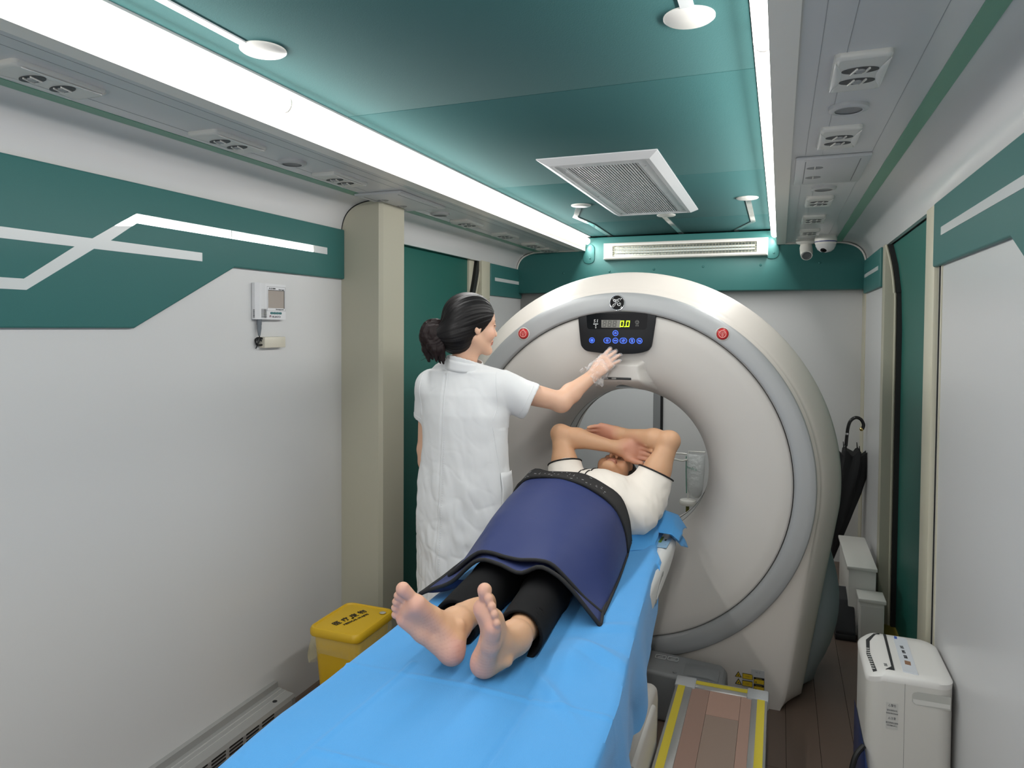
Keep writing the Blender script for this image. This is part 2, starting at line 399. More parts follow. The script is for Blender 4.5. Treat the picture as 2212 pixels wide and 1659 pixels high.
# beige posts and recessed teal doors
po = S('trim_3', MB().prism([(-1.86, 2.68), (-1.665, 2.68), (-1.65, 2.695), (-1.65, 2.878), (-1.665, 2.893), (-1.86, 2.893)], 2, 0, 2.108), OLIVE, smooth=30)
c0 = [(-.6765 - u, z) for u, z in bez((1.1835, 1.985), (1.175, 2.06), (1.135, 2.105), (1.02, ZV), 14)]
MB().tube([(x + .001, 2.681, z - .003) for x, z in c0], .003, 6).build('rubber_seam', RUBBER, po)
S('trim_4', MB().bb((XL - .1, 4.25, 0), (XL + .012, 4.39, 1.99)).bb((XL - .1, 4.14, 0), (XL - .03, 4.25, 1.99)), BEIGE, bevel=.004)
S('trim_5', MB().bb((XR - .014, 2.775, 0), (XR + .1, 2.93, 1.985)), BEIGE, bevel=.005)
S('trim_6', MB().bb((XR - .006, 4.06, 0), (XR + .12, 4.145, 1.99)), OLIVE, bevel=.004)
d1 = S('door_1', MB().bb((XL - .10, 2.89, 0), (XL - .045, 4.16, 2.0)), TEAL_DOOR, bevel=.004)
dx_ = [(.075, 0), (.075, 1.55), (.068, 1.75), (.052, 1.88), (.028, 1.985)]
d2 = S('door_2', MB().prism([(XR + x, z) for x, z in dx_] + [(XR + x + .03, z) for x, z in dx_[::-1]], 1, 2.90, 4.05), TEAL_DOOR, smooth=30)
def seal(x, ytop, ymid, parent, w=.05):
    pts = [(x, ymid, .0), (x, ymid, .8), (x, ymid, 1.5), (x, ymid + .02, 1.7), (x, ymid + .08, 1.86), (x, ytop, 1.985)]
    P = spline(pts, 8)
    mb = MB().grid([[(px, py - w / 2, pz), (px - .0, py + w / 2, pz)] for px, py, pz in P])
    return P
Ps = spline([(XR + x, 4.045, z) for x, z in dx_], 8)
MB().grid([[(x - .022, y - .012, z), (x - .022, y + .012, z), (x + .01, y + .012, z), (x + .01, y - .012, z)] for x, y, z in Ps], closed_v=True).build('rubber_seal', RUBBER, d2, smooth=40)
MB().tube([(x - .030, y + .008, z) for x, y, z in Ps], .006, 8).build('seal_bead', BEIGE, d2)
Ps = seal(XL - .03, 4.24, 4.12, d1)
MB().grid([[(x - .03, y - .02, z), (x - .03, y + .03, z), (x + .02, y + .03, z), (x + .02, y - .02, z)] for x, y, z in Ps], closed_v=True).build('rubber_seal', RUBBER, d1, smooth=40)
MB().tube([(x + .022, y + .035, z) for x, y, z in Ps], .006, 8).build('seal_bead', BEIGE, d1)
MB().bb((XR - .02, 3.0, 0), (XR + .1, 4.06, .012)).build('threshold', M('yellow_edge', (150, 132, 50), .6), d2, bevel=.002)

# ---------------------------------------------------------------- ceiling inlays
def inlay(discs, path, w, mat=MIRROR):
    """white disc with a mirror strip leaving it, set into the ceiling"""
    z = ZC - .003
    for c in discs: MB().lathe([(.0001, -.006), (.05, -.006), (.054, -.003), (.054, .004)], (c[0], c[1], ZC), (0, 0, 1), 36).build('inlay_disc', PLASTIC, ce, smooth=50)
    P = [Vector((p[0], p[1])) for p in path]
    L, R = [], []
    for i, p in enumerate(P):
        d0 = (P[i] - P[i - 1]).normalized() if i else (P[1] - P[0]).normalized()
        d1_ = (P[i + 1] - P[i]).normalized() if i < len(P) - 1 else d0
        m = (d0 + d1_).normalized(); nrm = Vector((-m.y, m.x)); s = w / 2 / max(.4, m.dot(d0))
        L.append(p + nrm * s); R.append(p - nrm * s)
    MB().prism([tuple(q) for q in L] + [tuple(q) for q in R[::-1]], 2, ZC - .004, ZC + .004).build('inlay_strip', mat, ce, smooth=0)
inlay([(-1.165, 1.36)], [(-1.176, .3), (-1.18, 1.36)], .022, INLAY)
inlay([(-.19, 1.53)], [(-.188, .3), (-.188, 1.53)], .028, INLAY)
inlay([(-1.011, 3.66)], [(-1.02, 3.66), (-1.15, 4.035), (-1.13, 4.35), (-1.155, 5.08)], .03)
inlay([(-.63, 4.14)], [(-.648, 4.14), (-.652, 5.08)], .03)
inlay([(-.164, 3.725)], [(-.162, 3.73), (-.163, 4.55), (-.283, 4.91), (-.288, 5.08)], .028)

# ---------------------------------------------------------------- ceiling air return
t = thing('ceiling_grille', 'big white return air grille with long slats set in the teal ceiling', 'vent', (-.62, 3.1, ZC))
zb = 2.185
P = []
for r_, z in (((-.905, -.432, 2.605, 3.985), ZC), ((-.905, -.432, 2.605, 3.985), ZC - .004), ((-.866, -.467, 2.64, 3.945), zb), ((-.850, -.485, 2.662, 3.925), zb), ((-.850, -.485, 2.662, 3.925), zb + .006)):
    P.append([(r_[0], r_[2], z), (r_[1], r_[2], z), (r_[1], r_[3], z), (r_[0], r_[3], z)])
MB().grid(P, closed_v=True).build('frame', M('grille_white', (188, 190, 192), .35), t, smooth=20)
x0, x1, y0, y1 = -.905, -.43, 2.605, 3.985
MB().bb((x0 + .05, y0 + .05, zb + .018), (x1 - .05, y1 - .05, zb + .022)).build('dark_backing', M('grille_dark', (66, 66, 68), .7), t, smooth=0)
ix0, ix1, iy0, iy1 = -.815, -.522, 2.705, 3.90
P = []
for r_ in ((-.848, -.487, 2.664, 3.923), (ix0, ix1, iy0, iy1)):
    P.append([(r_[0], r_[2], zb + .002), (r_[1], r_[2], zb + .002), (r_[1], r_[3], zb + .002), (r_[0], r_[3], zb + .002)])
P.append([(a, b, zb + .012) for a, b, _ in P[-1]])
MB().grid(P, closed_v=True).build('access_flap', M('grille_flap', (186, 188, 190), .3), t, smooth=20)
ns = 25
for i in range(ns):
    x = ix0 + (i + .5) * (ix1 - ix0) / ns
    MB().box((x, (iy0 + iy1) / 2, zb + .009), (.0058, iy1 - iy0, .010), R=Matrix.Rotation(math.radians(12), 3, 'Y')).build('slat', M('grille_white', None), t, smooth=0)
for x in (ix0 - .018, ix1 + .018):
    for y in (2.76, 3.33, 3.86):
        MB().lathe([(.0001, -.002), (.0045, -.0015), (.005, .001)], (x, y, zb + .002), (0, 0, 1), 12).build('screw', GREYPL, t)

# ---------------------------------------------------------------- cove vents, speakers, access panels
def vent_body(t, o):
    ox, oy = o[0], o[1]; w_, l_ = .108, .222
    mb = MB(); rows = []
    out = [(a, b) for a, b in rrect(l_, w_, .012, 4)]
    for ins, dz in ((0, 0), (0, -.008), (.003, -.012), (.010, -.0135)):
        rows.append([(ox + b * (1 - 2 * ins / w_), oy + a * (1 - 2 * ins / l_), ZV + dz) for a, b in out])
    mb.grid(rows, closed_v=True); n = len(out); mb.add(rows[-1], [tuple(range(n))])
    mb.build('body', PLASTIC, t, smooth=40)
    for sg in (-1, 1):        # scooped side wings
        cx = ox + sg * .05
        P = [[(ox + sg * (.052 - .018 * math.sin(PI * u) * (1 - v)), oy + (u - .5) * .19, ZV - .0140 - .002 * math.sin(PI * v)) for v in (0, .5, 1)] for u in np.linspace(0, 1, 9)]
        MB().grid(P).build('side_wing', M('vent_wing', (226, 224, 220), .25), t, smooth=60)
    for dy in (-.035, .035):
        el = [(ox + .036 * math.cos(a), oy + dy + .019 * math.sin(a)) for a in np.linspace(0, 2 * PI, 25)[:-1]]
        s = MB().prism(el, 2, ZV - .0150, ZV - .0130).build('slot', M('vent_slot', (70, 71, 72), .5), t, smooth=0)
        for dx in (-.012, .012):
            MB().box((ox + dx, oy + dy, ZV - .0160), (.0035, .034, .005), R=Matrix.Rotation(.3, 3, 'Z')).build('fin', PLASTIC, s, smooth=0)
        MB().lathe([(.0001, -.0035), (.009, -.003), (.0105, .0)], (ox, oy + dy, ZV - .0150), (0, 0, 1), 16).build('swivel', M('vent_swivel', (158, 158, 158), .4), s, smooth=50)
v0 = thing('air_vent', 'white twin slot air vent nearest the lens on the camera-side cove', 'vent', (.15, 1.69, ZV), 'air vents on the coves')
vent_body(v0, (.15, 1.69))
for (x, y, lb) in ((.15, 2.245, 'white twin slot air vent between the round speaker and the square access cover, camera-side cove'),
                   (.15, 3.335, 'white twin slot air vent just beyond the far round speaker on the camera-side cove'),
                   (.15, 3.87, 'white twin slot air vent third from the dome camera, camera-side cove'),
                   (.15, 4.38, 'white twin slot air vent right beside the dome camera'),
                   (-1.57, 1.12, 'white twin slot air vent nearest the lens on the thermometer-side cove'),
                   (-1.57, 1.68, 'white twin slot air vent before the near round speaker, thermometer-side cove'),
                   (-1.57, 2.255, 'white twin slot air vent above the top of the beige post front'),
                   (-1.585, 3.44, 'white twin slot air vent above the woman, first beyond the far speaker'),
                   (-1.575, 3.975, 'white twin slot air vent second beyond the far speaker on the thermometer-side cove'),
                   (-1.575, 4.50, 'white twin slot air vent next to last toward the end wall, thermometer-side cove'),
                   (-1.575, 4.80, 'white twin slot air vent last toward the end wall, thermometer-side cove')):
    copy_tree(v0, (x, y, ZV), label=lb)
def speaker(t, o):
    MB().lathe([(.032, -.0105), (.034, -.012), (.040, -.0115), (.046, -.008), (.047, 0)], (o[0], o[1], ZV), (0, 0, 1), 32).build('rim', M('speaker_rim', (190, 190, 190), .35), t, smooth=50)
    MB().lathe([(.0001, -.006), (.02, -.0065), (.034, -.0085)], (o[0], o[1], ZV), (0, 0, 1), 32).build('grille', M('speaker_grille', (150, 150, 150), .6, bump=(900, .8)), t, smooth=50)
s0 = thing('cove_speaker', 'round pale grey speaker between the two nearest vents on the camera-side cove', 'speaker', (.153, 1.963, ZV), 'round speakers in the coves')
speaker(s0, (.153, 1.963))
for x, y, lb in ((.153, 3.04, 'round pale grey speaker beyond the square access cover, camera-side cove'), (-1.569, 1.974, 'round pale grey speaker near the big wall panel, thermometer-side cove'), (-1.585, 3.12, 'round pale grey speaker beyond the beige post top, thermometer-side cove')):
    copy_tree(s0, (x, y, ZV), label=lb)
def cover(t, o, w_=.225, l_=.42):
    mb = MB().box((o[0], o[1], ZV - .006), (w_, l_, .012)); mb.build('plate', M('cover_plate', (196, 197, 198), .35), t, bevel=.004)
    for sx in (-.082, .082): MB().box((o[0] + sx, o[1], ZV - .0125), (.002, l_ - .06, .001)).build('score_line', GREYPL, t, smooth=0)
    for dy in (-.08, .08):
        el = [(o[0] - .05 + .026 * math.cos(a), o[1] + dy + .02 * math.sin(a)) for a in np.linspace(0, 2 * PI, 21)[:-1]]
        s = MB().prism(el, 2, ZV - .013, ZV - .011).build('finger_slot', M('slot_grey', (140, 141, 142), .5), t, smooth=0)
        MB().box((o[0] - .05, o[1] + dy, ZV - .0135), (.003, .04, .003)).build('rib', PLASTIC, s, smooth=0)
a0 = thing('access_cover', 'square white access cover with two finger slots on the camera-side cove', 'cover', (.153, 2.69, ZV)); cover(a0, (.153, 2.69))
copy_tree(a0, (-1.58, 2.74, ZV), label='square white access cover just past the post top, thermometer-side cove')

# ---------------------------------------------------------------- wire-guarded lamp on the fascia
t = thing('disinfection_lamp', 'long white wall lamp with a wire guard, unlit, on the end fascia', 'lamp', (-.63, 4.93, 2.09))
def XZ(pts, ya, yb, mb=None): return (mb or MB()).prism(pts, 1, ya, yb)
ax0, ax1, az0, az1 = -1.182, -.08, 2.03, 2.152
P = []
for ins, y in ((0, 4.93), (.004, 4.875), (.012, 4.868), (None, 4.868), (None, 4.905)):
    if ins is not None: P.append([(ax0 + ins, y, az0 + ins), (ax1 - ins, y, az0 + ins), (ax1 - ins, y, az1 - ins), (ax0 + ins, y, az1 - ins)])
    else: P.append([(-1.113, y, 2.054), (-.15, y, 2.054), (-.15, y, 2.126), (-1.113, y, 2.126)])
MB().grid(P, closed_v=True).build('housing', M('lamp_white', (214, 212, 206), .35), t, smooth=25)
MB().bb((-1.113, 4.904, 2.054), (-.15, 4.908, 2.126)).build('reflector', M('lamp_reflector', (140, 146, 140), .18, metal=.9), t, smooth=0)
for z in (2.079, 2.101):
    MB().tube([(-1.1, 4.89, z), (-.162, 4.89, z)], .0075, 12).build('glass_tube', M('lamp_tube', (214, 222, 220), .08), t, smooth=60)
mb = MB()
for i in range(46):
    x = -1.113 + (i + .5) * .963 / 46; mb.box((x, 4.869, 2.09), (.0016, .0016, .074))
for k in range(5): mb.box((-.6315, 4.8685, 2.060 + k * .015), (.965, .0014, .0014))
g = mb.build('wire_guard', M('guard_wire', (176, 172, 150), .3, metal=.7), t, smooth=0); g['kind'] = 'stuff'

# ---------------------------------------------------------------- cameras on the cove
t = thing('dome_camera', 'white dome security camera with dark blue band on the cove', 'camera', (.25, 4.62, ZV))
MB().lathe([(.058, 0), (.062, -.02), (.062, -.04), (.0565, -.055), (.0555, -.06)], (.25, 4.62, ZV), (0, 0, 1), 32).build('body', PLASTIC, t, smooth=40)
MB().lathe([(.0627, -.034), (.0631, -.037), (.0627, -.040)], (.25, 4.62, ZV), (0, 0, 1), 32).build('band', M('blue_band', (30, 44, 110), .4), t)
MB().lathe([(.058, -.05), (.056, -.062), (.046, -.082), (.03, -.095), (.0001, -.102)], (.25, 4.62, ZV), (0, 0, 1), 32).build('dome', M('dome_white', (206, 206, 206), .2), t, smooth=60)
MB().lathe([(.0001, .006), (.013, .004), (.02, -.006)], (.235, 4.585, ZV - .088), (-.3, -.8, -.55), 20).build('lens', BLACKGLOSS, t, smooth=60)
t = thing('turret_camera', 'small white turret camera with round lens beside the dome camera', 'camera', (.145, 4.79, ZV))
MB().lathe([(.058, 0), (.060, -.014), (.052, -.024), (.030, -.03)], (.145, 4.79, ZV), (0, 0, 1), 32).build('base', PLASTIC, t, smooth=40)
MB().tube([(.145, 4.79, ZV - .02), (.146, 4.785, ZV - .05), (.148, 4.76, ZV - .085), (.149, 4.735, ZV - .105)], [.03, .038, .038, .034], 18).build('head', PLASTIC, t, smooth=60)
MB().lathe([(.0001, .002), (.018, .002), (.02, .004), (.026, .004), (.03, -.004)], (.149, 4.734, ZV - .106), (.05, -.77, -.62), 20).build('lens', M('lens_grey', (90, 92, 96), .3), t, smooth=40)
# ================================================================ SCANNER GANTRY
GX, GZ = -.64, .915
g = thing('ct_scanner', 'large ivory ring shaped CT scanner with a silver ring and black control panel', 'scanner', (GX, 3.3, 0))
NA = 180
def outline(Rt, base_hw, kneez, sx=None):
    """upper half circle of radius Rt; below: sides run in to base_hw at the floor"""
    pts = []
    for k in range(NA):
        a = 2 * PI * k / NA; c, s = math.cos(a), math.sin(a)
        if s >= -kneez: r = Rt
        else:
            # straight flank from the circle at angle asin(-kneez) to base corner
            x1, z1 = Rt * math.sqrt(1 - kneez ** 2), -Rt * kneez
            x2, z2 = base_hw, -GZ
            # intersect ray with flank / floor
            best = 1e9
            dx, dz = x2 - x1, z2 - z1
            ca = abs(c)
            den = ca * dz - s * dx
            if abs(den) > 1e-9:
                r_ = (x1 * dz - z1 * dx) / den
                if r_ > 0: best = r_
            rf = -GZ / s
            r = min(best, rf)
        pts.append((r * c, r * s))
    return pts
def ring(pts, y): return [(GX + x, y, GZ + z) for x, z in pts]
circ = lambda r: [(r * math.cos(2 * PI * k / NA), r * math.sin(2 * PI * k / NA)) for k in range(NA)]
def lerp_o(a, b, t): return [(p[0] * (1 - t) + q[0] * t, p[1] * (1 - t) + q[1] * t) for p, q in zip(a, b)]
ridge = outline(.802, .675, .12)
silh = outline(.885, .745, .10)
rows = [ring(circ(.780), 2.985), ring(circ(.786), 2.972)]
# front skirt surface between silver ring and ridge, then chamfer to silhouette, then rim
rows += [ring(lerp_o(circ(.786), ridge, t), 2.972 + .018 * t) for t in (.35, .7, .92)]
rows += [ring(ridge, 2.994)]
for t in (.08, .2, .4, .6, .8, .93):
    rows.append(ring(lerp_o(ridge, silh, t), 2.994 + .128 * (t ** 1.25)))
rows += [ring(silh, 3.13), ring([(x * 1.0, z) for x, z in silh], 3.17), ring([(x * .985, z * .985 if z > 0 else z) for x, z in silh], 3.19)]
MB().grid(rows, closed_v=True).build('front_cover', GANTRY, g, smooth=42)
# rear body
rear0 = outline(.84, .60, .3); 
def rear(hw_b, s=1.0, bulge=.0):
    out = []
    for x, z in outline(.84 * s, hw_b, .3):
        f = max(0, 1 - ((z + .53) / .33) ** 2)
        out.append((x * (1 + bulge * f), z))
    return out
rows = [ring(rear(.70, 1.0), 3.16), ring(rear(.745, 1.0, .05), 3.20), ring(rear(.80, 1.0, .12), 3.27), ring(rear(.80, .99, .13), 3.42), ring(rear(.74, .96, .10), 3.60), ring(rear(.66, .90), 3.70), ring(circ(.55), 3.735)]
MB().grid(rows, closed_v=True).build('rear_cover', REARCOVER, g, smooth=50)
# silver ring
lath = lambda prof: MB().lathe([(r, y) for r, y in prof], (GX, 0, GZ), (0, 1, 0), 160)
lath([(.787, 2.985), (.7868, 2.966), (.785, 2.9605), (.780, 2.9575), (.76, 2.9555), (.735, 2.9545), (.712, 2.9545), (.706, 2.957), (.7035, 2.962), (.7025, 2.985)]).build('silver_ring', SILVER, g, smooth=50)
lath([(.7025, 2.986), (.699, 2.988)]).build('ring_gap', RUBBER, g)
lath([(.7005, 2.99), (.6995, 2.974), (.690, 2.969), (.64, 2.972), (.56, 2.983), (.50, 2.997), (.455, 3.016), (.42, 3.042), (.392, 3.08), (.372, 3.125), (.358, 3.18), (.351, 3.24), (.350, 3.30)]).build('face_cover', GANTRY_FACE, g, smooth=60)
lath([(.350, 3.30), (.3505, 3.303), (.350, 3.306), (.350, 3.44)]).build('bore_window', M('bore_window', (182, 184, 182), .25), g, smooth=40)
lath([(.3495, 3.30), (.3485, 3.3015), (.3495, 3.303)]).build('bore_seam', RUBBER, g)
lath([(.3495, 3.44), (.3480, 3.4425), (.3495, 3.445)]).build('bore_seam', RUBBER, g)
lath([(.350, 3.445), (.352, 3.50), (.36, 3.56), (.378, 3.62), (.41, 3.675), (.46, 3.715), (.56, 3.735)]).build('bore_tail', GANTRY_FACE, g, smooth=60)
# control panel
pp = [(-.828, 1.625), (-.826, 1.575), (-.816, 1.485), (-.808, 1.464), (-.793, 1.450), (-.768, 1.444), (-.70, 1.438), (-.63, 1.437), (-.565, 1.441), (-.528, 1.451), (-.513, 1.463), (-.504, 1.485), (-.490, 1.575), (-.487, 1.625)]
pp = pp[:1] + [(a, b) for a, b, c in spline([(a, b, 0) for a, b in pp[1:-1]], 5)] + pp[-1:]
cp = MB().prism(pp, 1, 2.961, 2.99).build('control_panel', BLACKPL, g, bevel=.004, seg=2)
dw = [(-.790, 1.612), (-.786, 1.555)] + [(-.786 + .012 * (1 - math.cos(a)), 1.555 - .012 * math.sin(a)) for a in np.linspace(.2, PI / 2, 4)] + [(-.538 + .012 * math.sin(a), 1.543 + .012 * (1 - math.cos(a))) for a in np.linspace(0, PI / 2 - .2, 4)] + [(-.523, 1.612)]
MB().prism(dw, 1, 2.9602, 2.965).build('display_window', BLACKGLOSS, cp, smooth=0)
SEGON = M('led_digit_lit', (210, 255, 20), .4, emit=((205, 255, 10), 1.0)); SEGOFF = M('led_digit_unlit', (104, 104, 98), .5)
BLUEON = M('blue_lit_key', (70, 120, 255), .4, emit=((60, 110, 255), 1.0)); BLUEDARK = M('blue_key_face', (10, 20, 80), .3, emit=((10, 30, 160), .12))
MB().bb((-.722, 2.9594, 1.5505), (-.638, 2.9602, 1.583)).build('display_strip', M('display_strip', (128, 126, 120), .4), cp, smooth=0)
def digit(x, z, mat, w_=.016, h_=.027, sh=.12):
    mb = MB(); t_ = .0038
    def q(x0, z0, x1, z1): 
        pts = [(x0, z0), (x1, z0), (x1, z1), (x0, z1)]
        mb.prism([(x + a + (b) * sh, z + b) for a, b in pts], 1, 2.9585, 2.9597)
    hw, hh = w_ / 2, h_ / 2
    q(-hw, hh - t_, hw, hh); q(-hw, -hh, hw, -hh + t_)
    for sx in (-1, 1):
        a = sx * hw; b = sx * (hw - t_); q(min(a, b), .001, max(a, b), hh - t_ - .0006); q(min(a, b), -hh + t_ + .0006, max(a, b), -.001)
    if mat is not SEGON: q(-hw + t_, -t_ / 2, hw - t_, t_ / 2)
    mb.build('digit', mat, cp, smooth=0)
for x in (-.708, -.686, -.664): digit(x, 1.567, M('led_segment_dim', (82, 82, 78), .5))
digit(-.632, 1.567, SEGON); digit(-.607, 1.567, SEGON)
MB().bb((-.6215, 2.9585, 1.5525), (-.6175, 2.9597, 1.5565)).build('decimal_point', SEGON, cp, smooth=0)
text('lettering', 'S I', .019, (-.748, 2.9598, 1.578), (1, 0, 0), (0, 0, 1), WHITEINK, cp, shear=.15)
MB().bb((-.758, 2.9595, 1.564), (-.737, 2.9602, 1.567)).build('underline', WHITEINK, cp, smooth=0)
MB().tube([(-.747, 2.9598, 1.548), (-.747, 2.9598, 1.560)], .0007, 6).tube([(-.750, 2.9598, 1.557), (-.747, 2.9598, 1.561), (-.744, 2.9598, 1.557)], .0007, 6).tube([(-.750, 2.9598, 1.551), (-.747, 2.9598, 1.547), (-.744, 2.9598, 1.551)], .0007, 6).build('arrow_mark', WHITEINK, cp)
mb = MB().tube([(-.567 + .0075 * math.cos(a), 2.9598, 1.574 + .0075 * math.sin(a)) for a in np.linspace(0, 2 * PI, 21)[:-1]], .0006, 5, closed=True)
for sx in (-.003, .003): mb.tube([(-.567 + sx + .0016 * math.cos(a), 2.9598, 1.576 + .0016 * math.sin(a)) for a in np.linspace(0, 2 * PI, 9)[:-1]], .0005, 5, closed=True)
mb.tube([(-.567 - .0035, 2.9598, 1.571), (-.567, 2.9598, 1.569), (-.567 + .0035, 2.9598, 1.571)], .0005, 5)
for k in (-1, 0, 1): mb.tube([(-.567 + k * .0045, 2.9598, 1.564), (-.567 + k * .0055, 2.9598, 1.556)], .0006, 5)
mb.build('breath_mark', M('dim_ink', (150, 150, 146), .5), cp)
def key(x, z, w_, glyph):
    o = [(x + a, z + b) for a, b in rrect(w_, .0225, .0111, 6)]
    k = MB().prism(o, 1, 2.9596, 2.9625).build('key', BLUEDARK, cp, smooth=40)
    MB().tube([(a, 2.9594, b) for a, b in o], .0011, 6, closed=True).build('key_ring', BLUEON, k)
    mb = MB()
    for (a, b, c, d) in glyph: mb.bb((x + a, 2.9588, z + b), (x + c, 2.9596, z + d))
    mb.build('key_symbol', BLUEON, k, smooth=0)
bar = (-.006, -.0012, .006, .0012)
key(-.660, 1.5265, .0226, [bar, (-.0012, .0012, .0012, .005)])
key(-.7635, 1.4945, .0226, [(-.0045, -.0045, .0045, .0045), (-.001, -.0065, .001, .0065), (-.0065, -.001, .0065, .001)])
key(-.696, 1.4945, .030, [(-.001, -.007, .001, .007), (.003, -.004, .005, .004), (-.004, -.002, -.002, .003)])
key(-.660, 1.4945, .0226, [(-.0065, -.002, -.002, .002), (-.002, -.001, .002, .001), (.002, -.002, .0065, .002)])
key(-.6255, 1.4945, .030, [(-.001, -.007, .001, .007), (.003, -.001, .006, .005), (-.005, -.004, -.003, .002)])
key(-.588, 1.4945, .0226, [(-.003, .001, .003, .006), (-.002, -.006, .003, -.001)])
key(-.556, 1.4945, .0226, [(-.005, -.002, -.002, .005), (.001, -.005, .005, .003)])
# emblem: silver edge, black disc, script monogram
em = MB().lathe([(.0345, 2.957), (.0345, 2.9505), (.033, 2.9475), (.0305, 2.9475), (.029, 2.950), (.0285, 2.952)], (-.652, 0, 1.657), (0, 1, 0), 40).build('emblem', M('emblem_chrome', (205, 208, 210), .15, metal=.9), g, smooth=60)
MB().lathe([(.0001, 2.9485), (.029, 2.9495)], (-.652, 0, 1.657), (0, 1, 0), 40).build('emblem_disc', M('emblem_black', (8, 8, 9), .5, spec=.2), em)
def em_curve(pts, r=.0016): 
    P = spline([(-.652 + a * .001, 2.9475, 1.657 + b * .001) for a, b in pts], 6); n = len(P)
    return P, [r * (.45 + .55 * math.sin(PI * min(1, max(0, .08 + .84 * i / (n - 1))))) for i in range(n)]
mb = MB()
for c in ([(-15, 6), (-17, 10), (-14, 14), (-9, 14), (-6, 10), (-8, 5), (-12, 4), (-14, 8), (-10, 12), (-4, 11), (-2, 14), (-3, 8), (-6, -2), (-9, -11), (-14, -16), (-18, -12), (-15, -7), (-8, -3), (-1, 1)],
          [(13, 10), (15, 14), (11, 17), (5, 15), (3, 10), (6, 6), (11, 6)], [(8, 6), (3, 3), (1, -4), (4, -11), (10, -13), (15, -9), (15, -3), (11, -1), (8, -4), (10, -7)]):
    P, R_ = em_curve(c, .0017); mb.tube(P, R_, 6)
for a0 in (.785, 2.356, 3.927, 5.498):
    P, R_ = em_curve([(26 * math.cos(a0 + t), 26 * math.sin(a0 + t)) for t in (-.2, -.07, .07)] + [(23.5 * math.cos(a0 + .14), 23.5 * math.sin(a0 + .14))], .0012); mb.tube(P, R_, 6)
mb.build('monogram', M('emblem_silver', (226, 228, 228), .25, metal=.6), em, smooth=60)
# emergency stops
for x, z in ((-1.079, 1.520), (-.217, 1.527)):
    e = MB().lathe([(.0285, 2.958), (.0285, 2.9525), (.026, 2.951), (.024, 2.953)], (x, 0, z), (0, 1, 0), 32).build('stop_surround', M('stop_surround', (196, 190, 184), .4), g, smooth=50)
    MB().lathe([(.0001, 2.946), (.018, 2.9465), (.0225, 2.949), (.0235, 2.955)], (x, 0, z), (0, 1, 0), 32).build('stop_button', M('red_button', (178, 32, 34), .3), e, smooth=60)
    mb = MB().tube([(x + .014 * math.cos(a), 2.9462, z + .014 * math.sin(a)) for a in np.linspace(0, 2 * PI, 25)[:-1]], .0011, 6, closed=True)
    mb.tube([(x - .0095, 2.9462, z + .006), (x + .0095, 2.9462, z + .006), (x, 2.9462, z - .0105)], .0010, 6, closed=True).tube([(x, 2.9462, z + .004), (x, 2.9462, z - .005)], .001, 6)
    mb.build('stop_mark', M('stop_mark', (236, 190, 180), .5), e)
# camera / speaker hood under the panel: one surface that swells out of the face
_fr = [.350, .351, .358, .372, .392, .42, .455, .50, .56, .64, .70]; _fy = [3.30, 3.24, 3.18, 3.125, 3.08, 3.042, 3.016, 2.997, 2.983, 2.972, 2.970]
def sstep(a, b, x): t = min(1, max(0, (x - a) / (b - a))); return t * t * (3 - 2 * t)
def hood_y(x, z):
    r = math.hypot(x - GX, z - GZ); fy = float(np.interp(r, _fr, _fy))
    u = abs(x + .637); sx = 1 - sstep(.070 + .25 * max(0, 1.36 - z), .100 + .55 * max(0, 1.37 - z), u)
    sz = (1 - sstep(1.386, 1.412, z)) * (sstep(1.262, 1.332, z) ** .9 if z < 1.332 else 1)
    return fy + .002 - max(0, fy - 2.966) * sx * sz - .0025 * (sx * sz > .02)
zs_h = np.concatenate([np.linspace(1.264, 1.30, 14), np.linspace(1.302, 1.335, 22), np.linspace(1.34, 1.384, 12), np.linspace(1.386, 1.43, 24)])
hd = MB().grid([[(x, hood_y(x, z), z) for x in np.linspace(-.637 - .17, -.637 + .17, 60)] for z in zs_h]).build('hood', GANTRY_FACE, g, smooth=60)
MB().box((-.655, 2.9665, 1.331), (.128, .012, .010)).build('hood_slot', SMOKE, hd, bevel=.002)
for x in (-.700, -.665): MB().box((x, 2.9610, 1.331), (.02, .006, .006)).build('slot_light', M('slot_light', (150, 150, 146), .4), hd, bevel=.002)
o = [(-.690, 1.279), (-.670, 1.292), (-.652, 1.2995), (-.637, 1.301), (-.620, 1.2955), (-.602, 1.284), (-.588, 1.274), (-.61, 1.2705), (-.64, 1.2695), (-.67, 1.272)]
up_ = o[:7]; lo_ = [o[0], o[9], o[8], o[8], o[7], o[7], o[6]]
MB().grid([[(a[0] + (b[0] - a[0]) * t, hood_y(a[0] + (b[0] - a[0]) * t, a[1] + (b[1] - a[1]) * t) - .0015, a[1] + (b[1] - a[1]) * t) for t in np.linspace(0, 1, 6)] for (a, b) in [((np.interp(q, range(7), [p_[0] for p_ in up_]), np.interp(q, range(7), [p_[1] for p_ in up_])), (np.interp(q, range(7), [p_[0] for p_ in lo_]), np.interp(q, range(7), [p_[1] for p_ in lo_]))) for q in np.linspace(0, 6, 25)]]).build('laser_window', BLACKGLOSS, g, smooth=0)
MB().add([(a, hood_y(a, c) - .0015, c) for a, c in ((-.656, 1.307), (-.636, 1.307), (-.636, 1.315), (-.656, 1.315))], [(0, 1, 2, 3)]).build('small_mark', M('mark_grey', (186, 184, 180), .4), g)
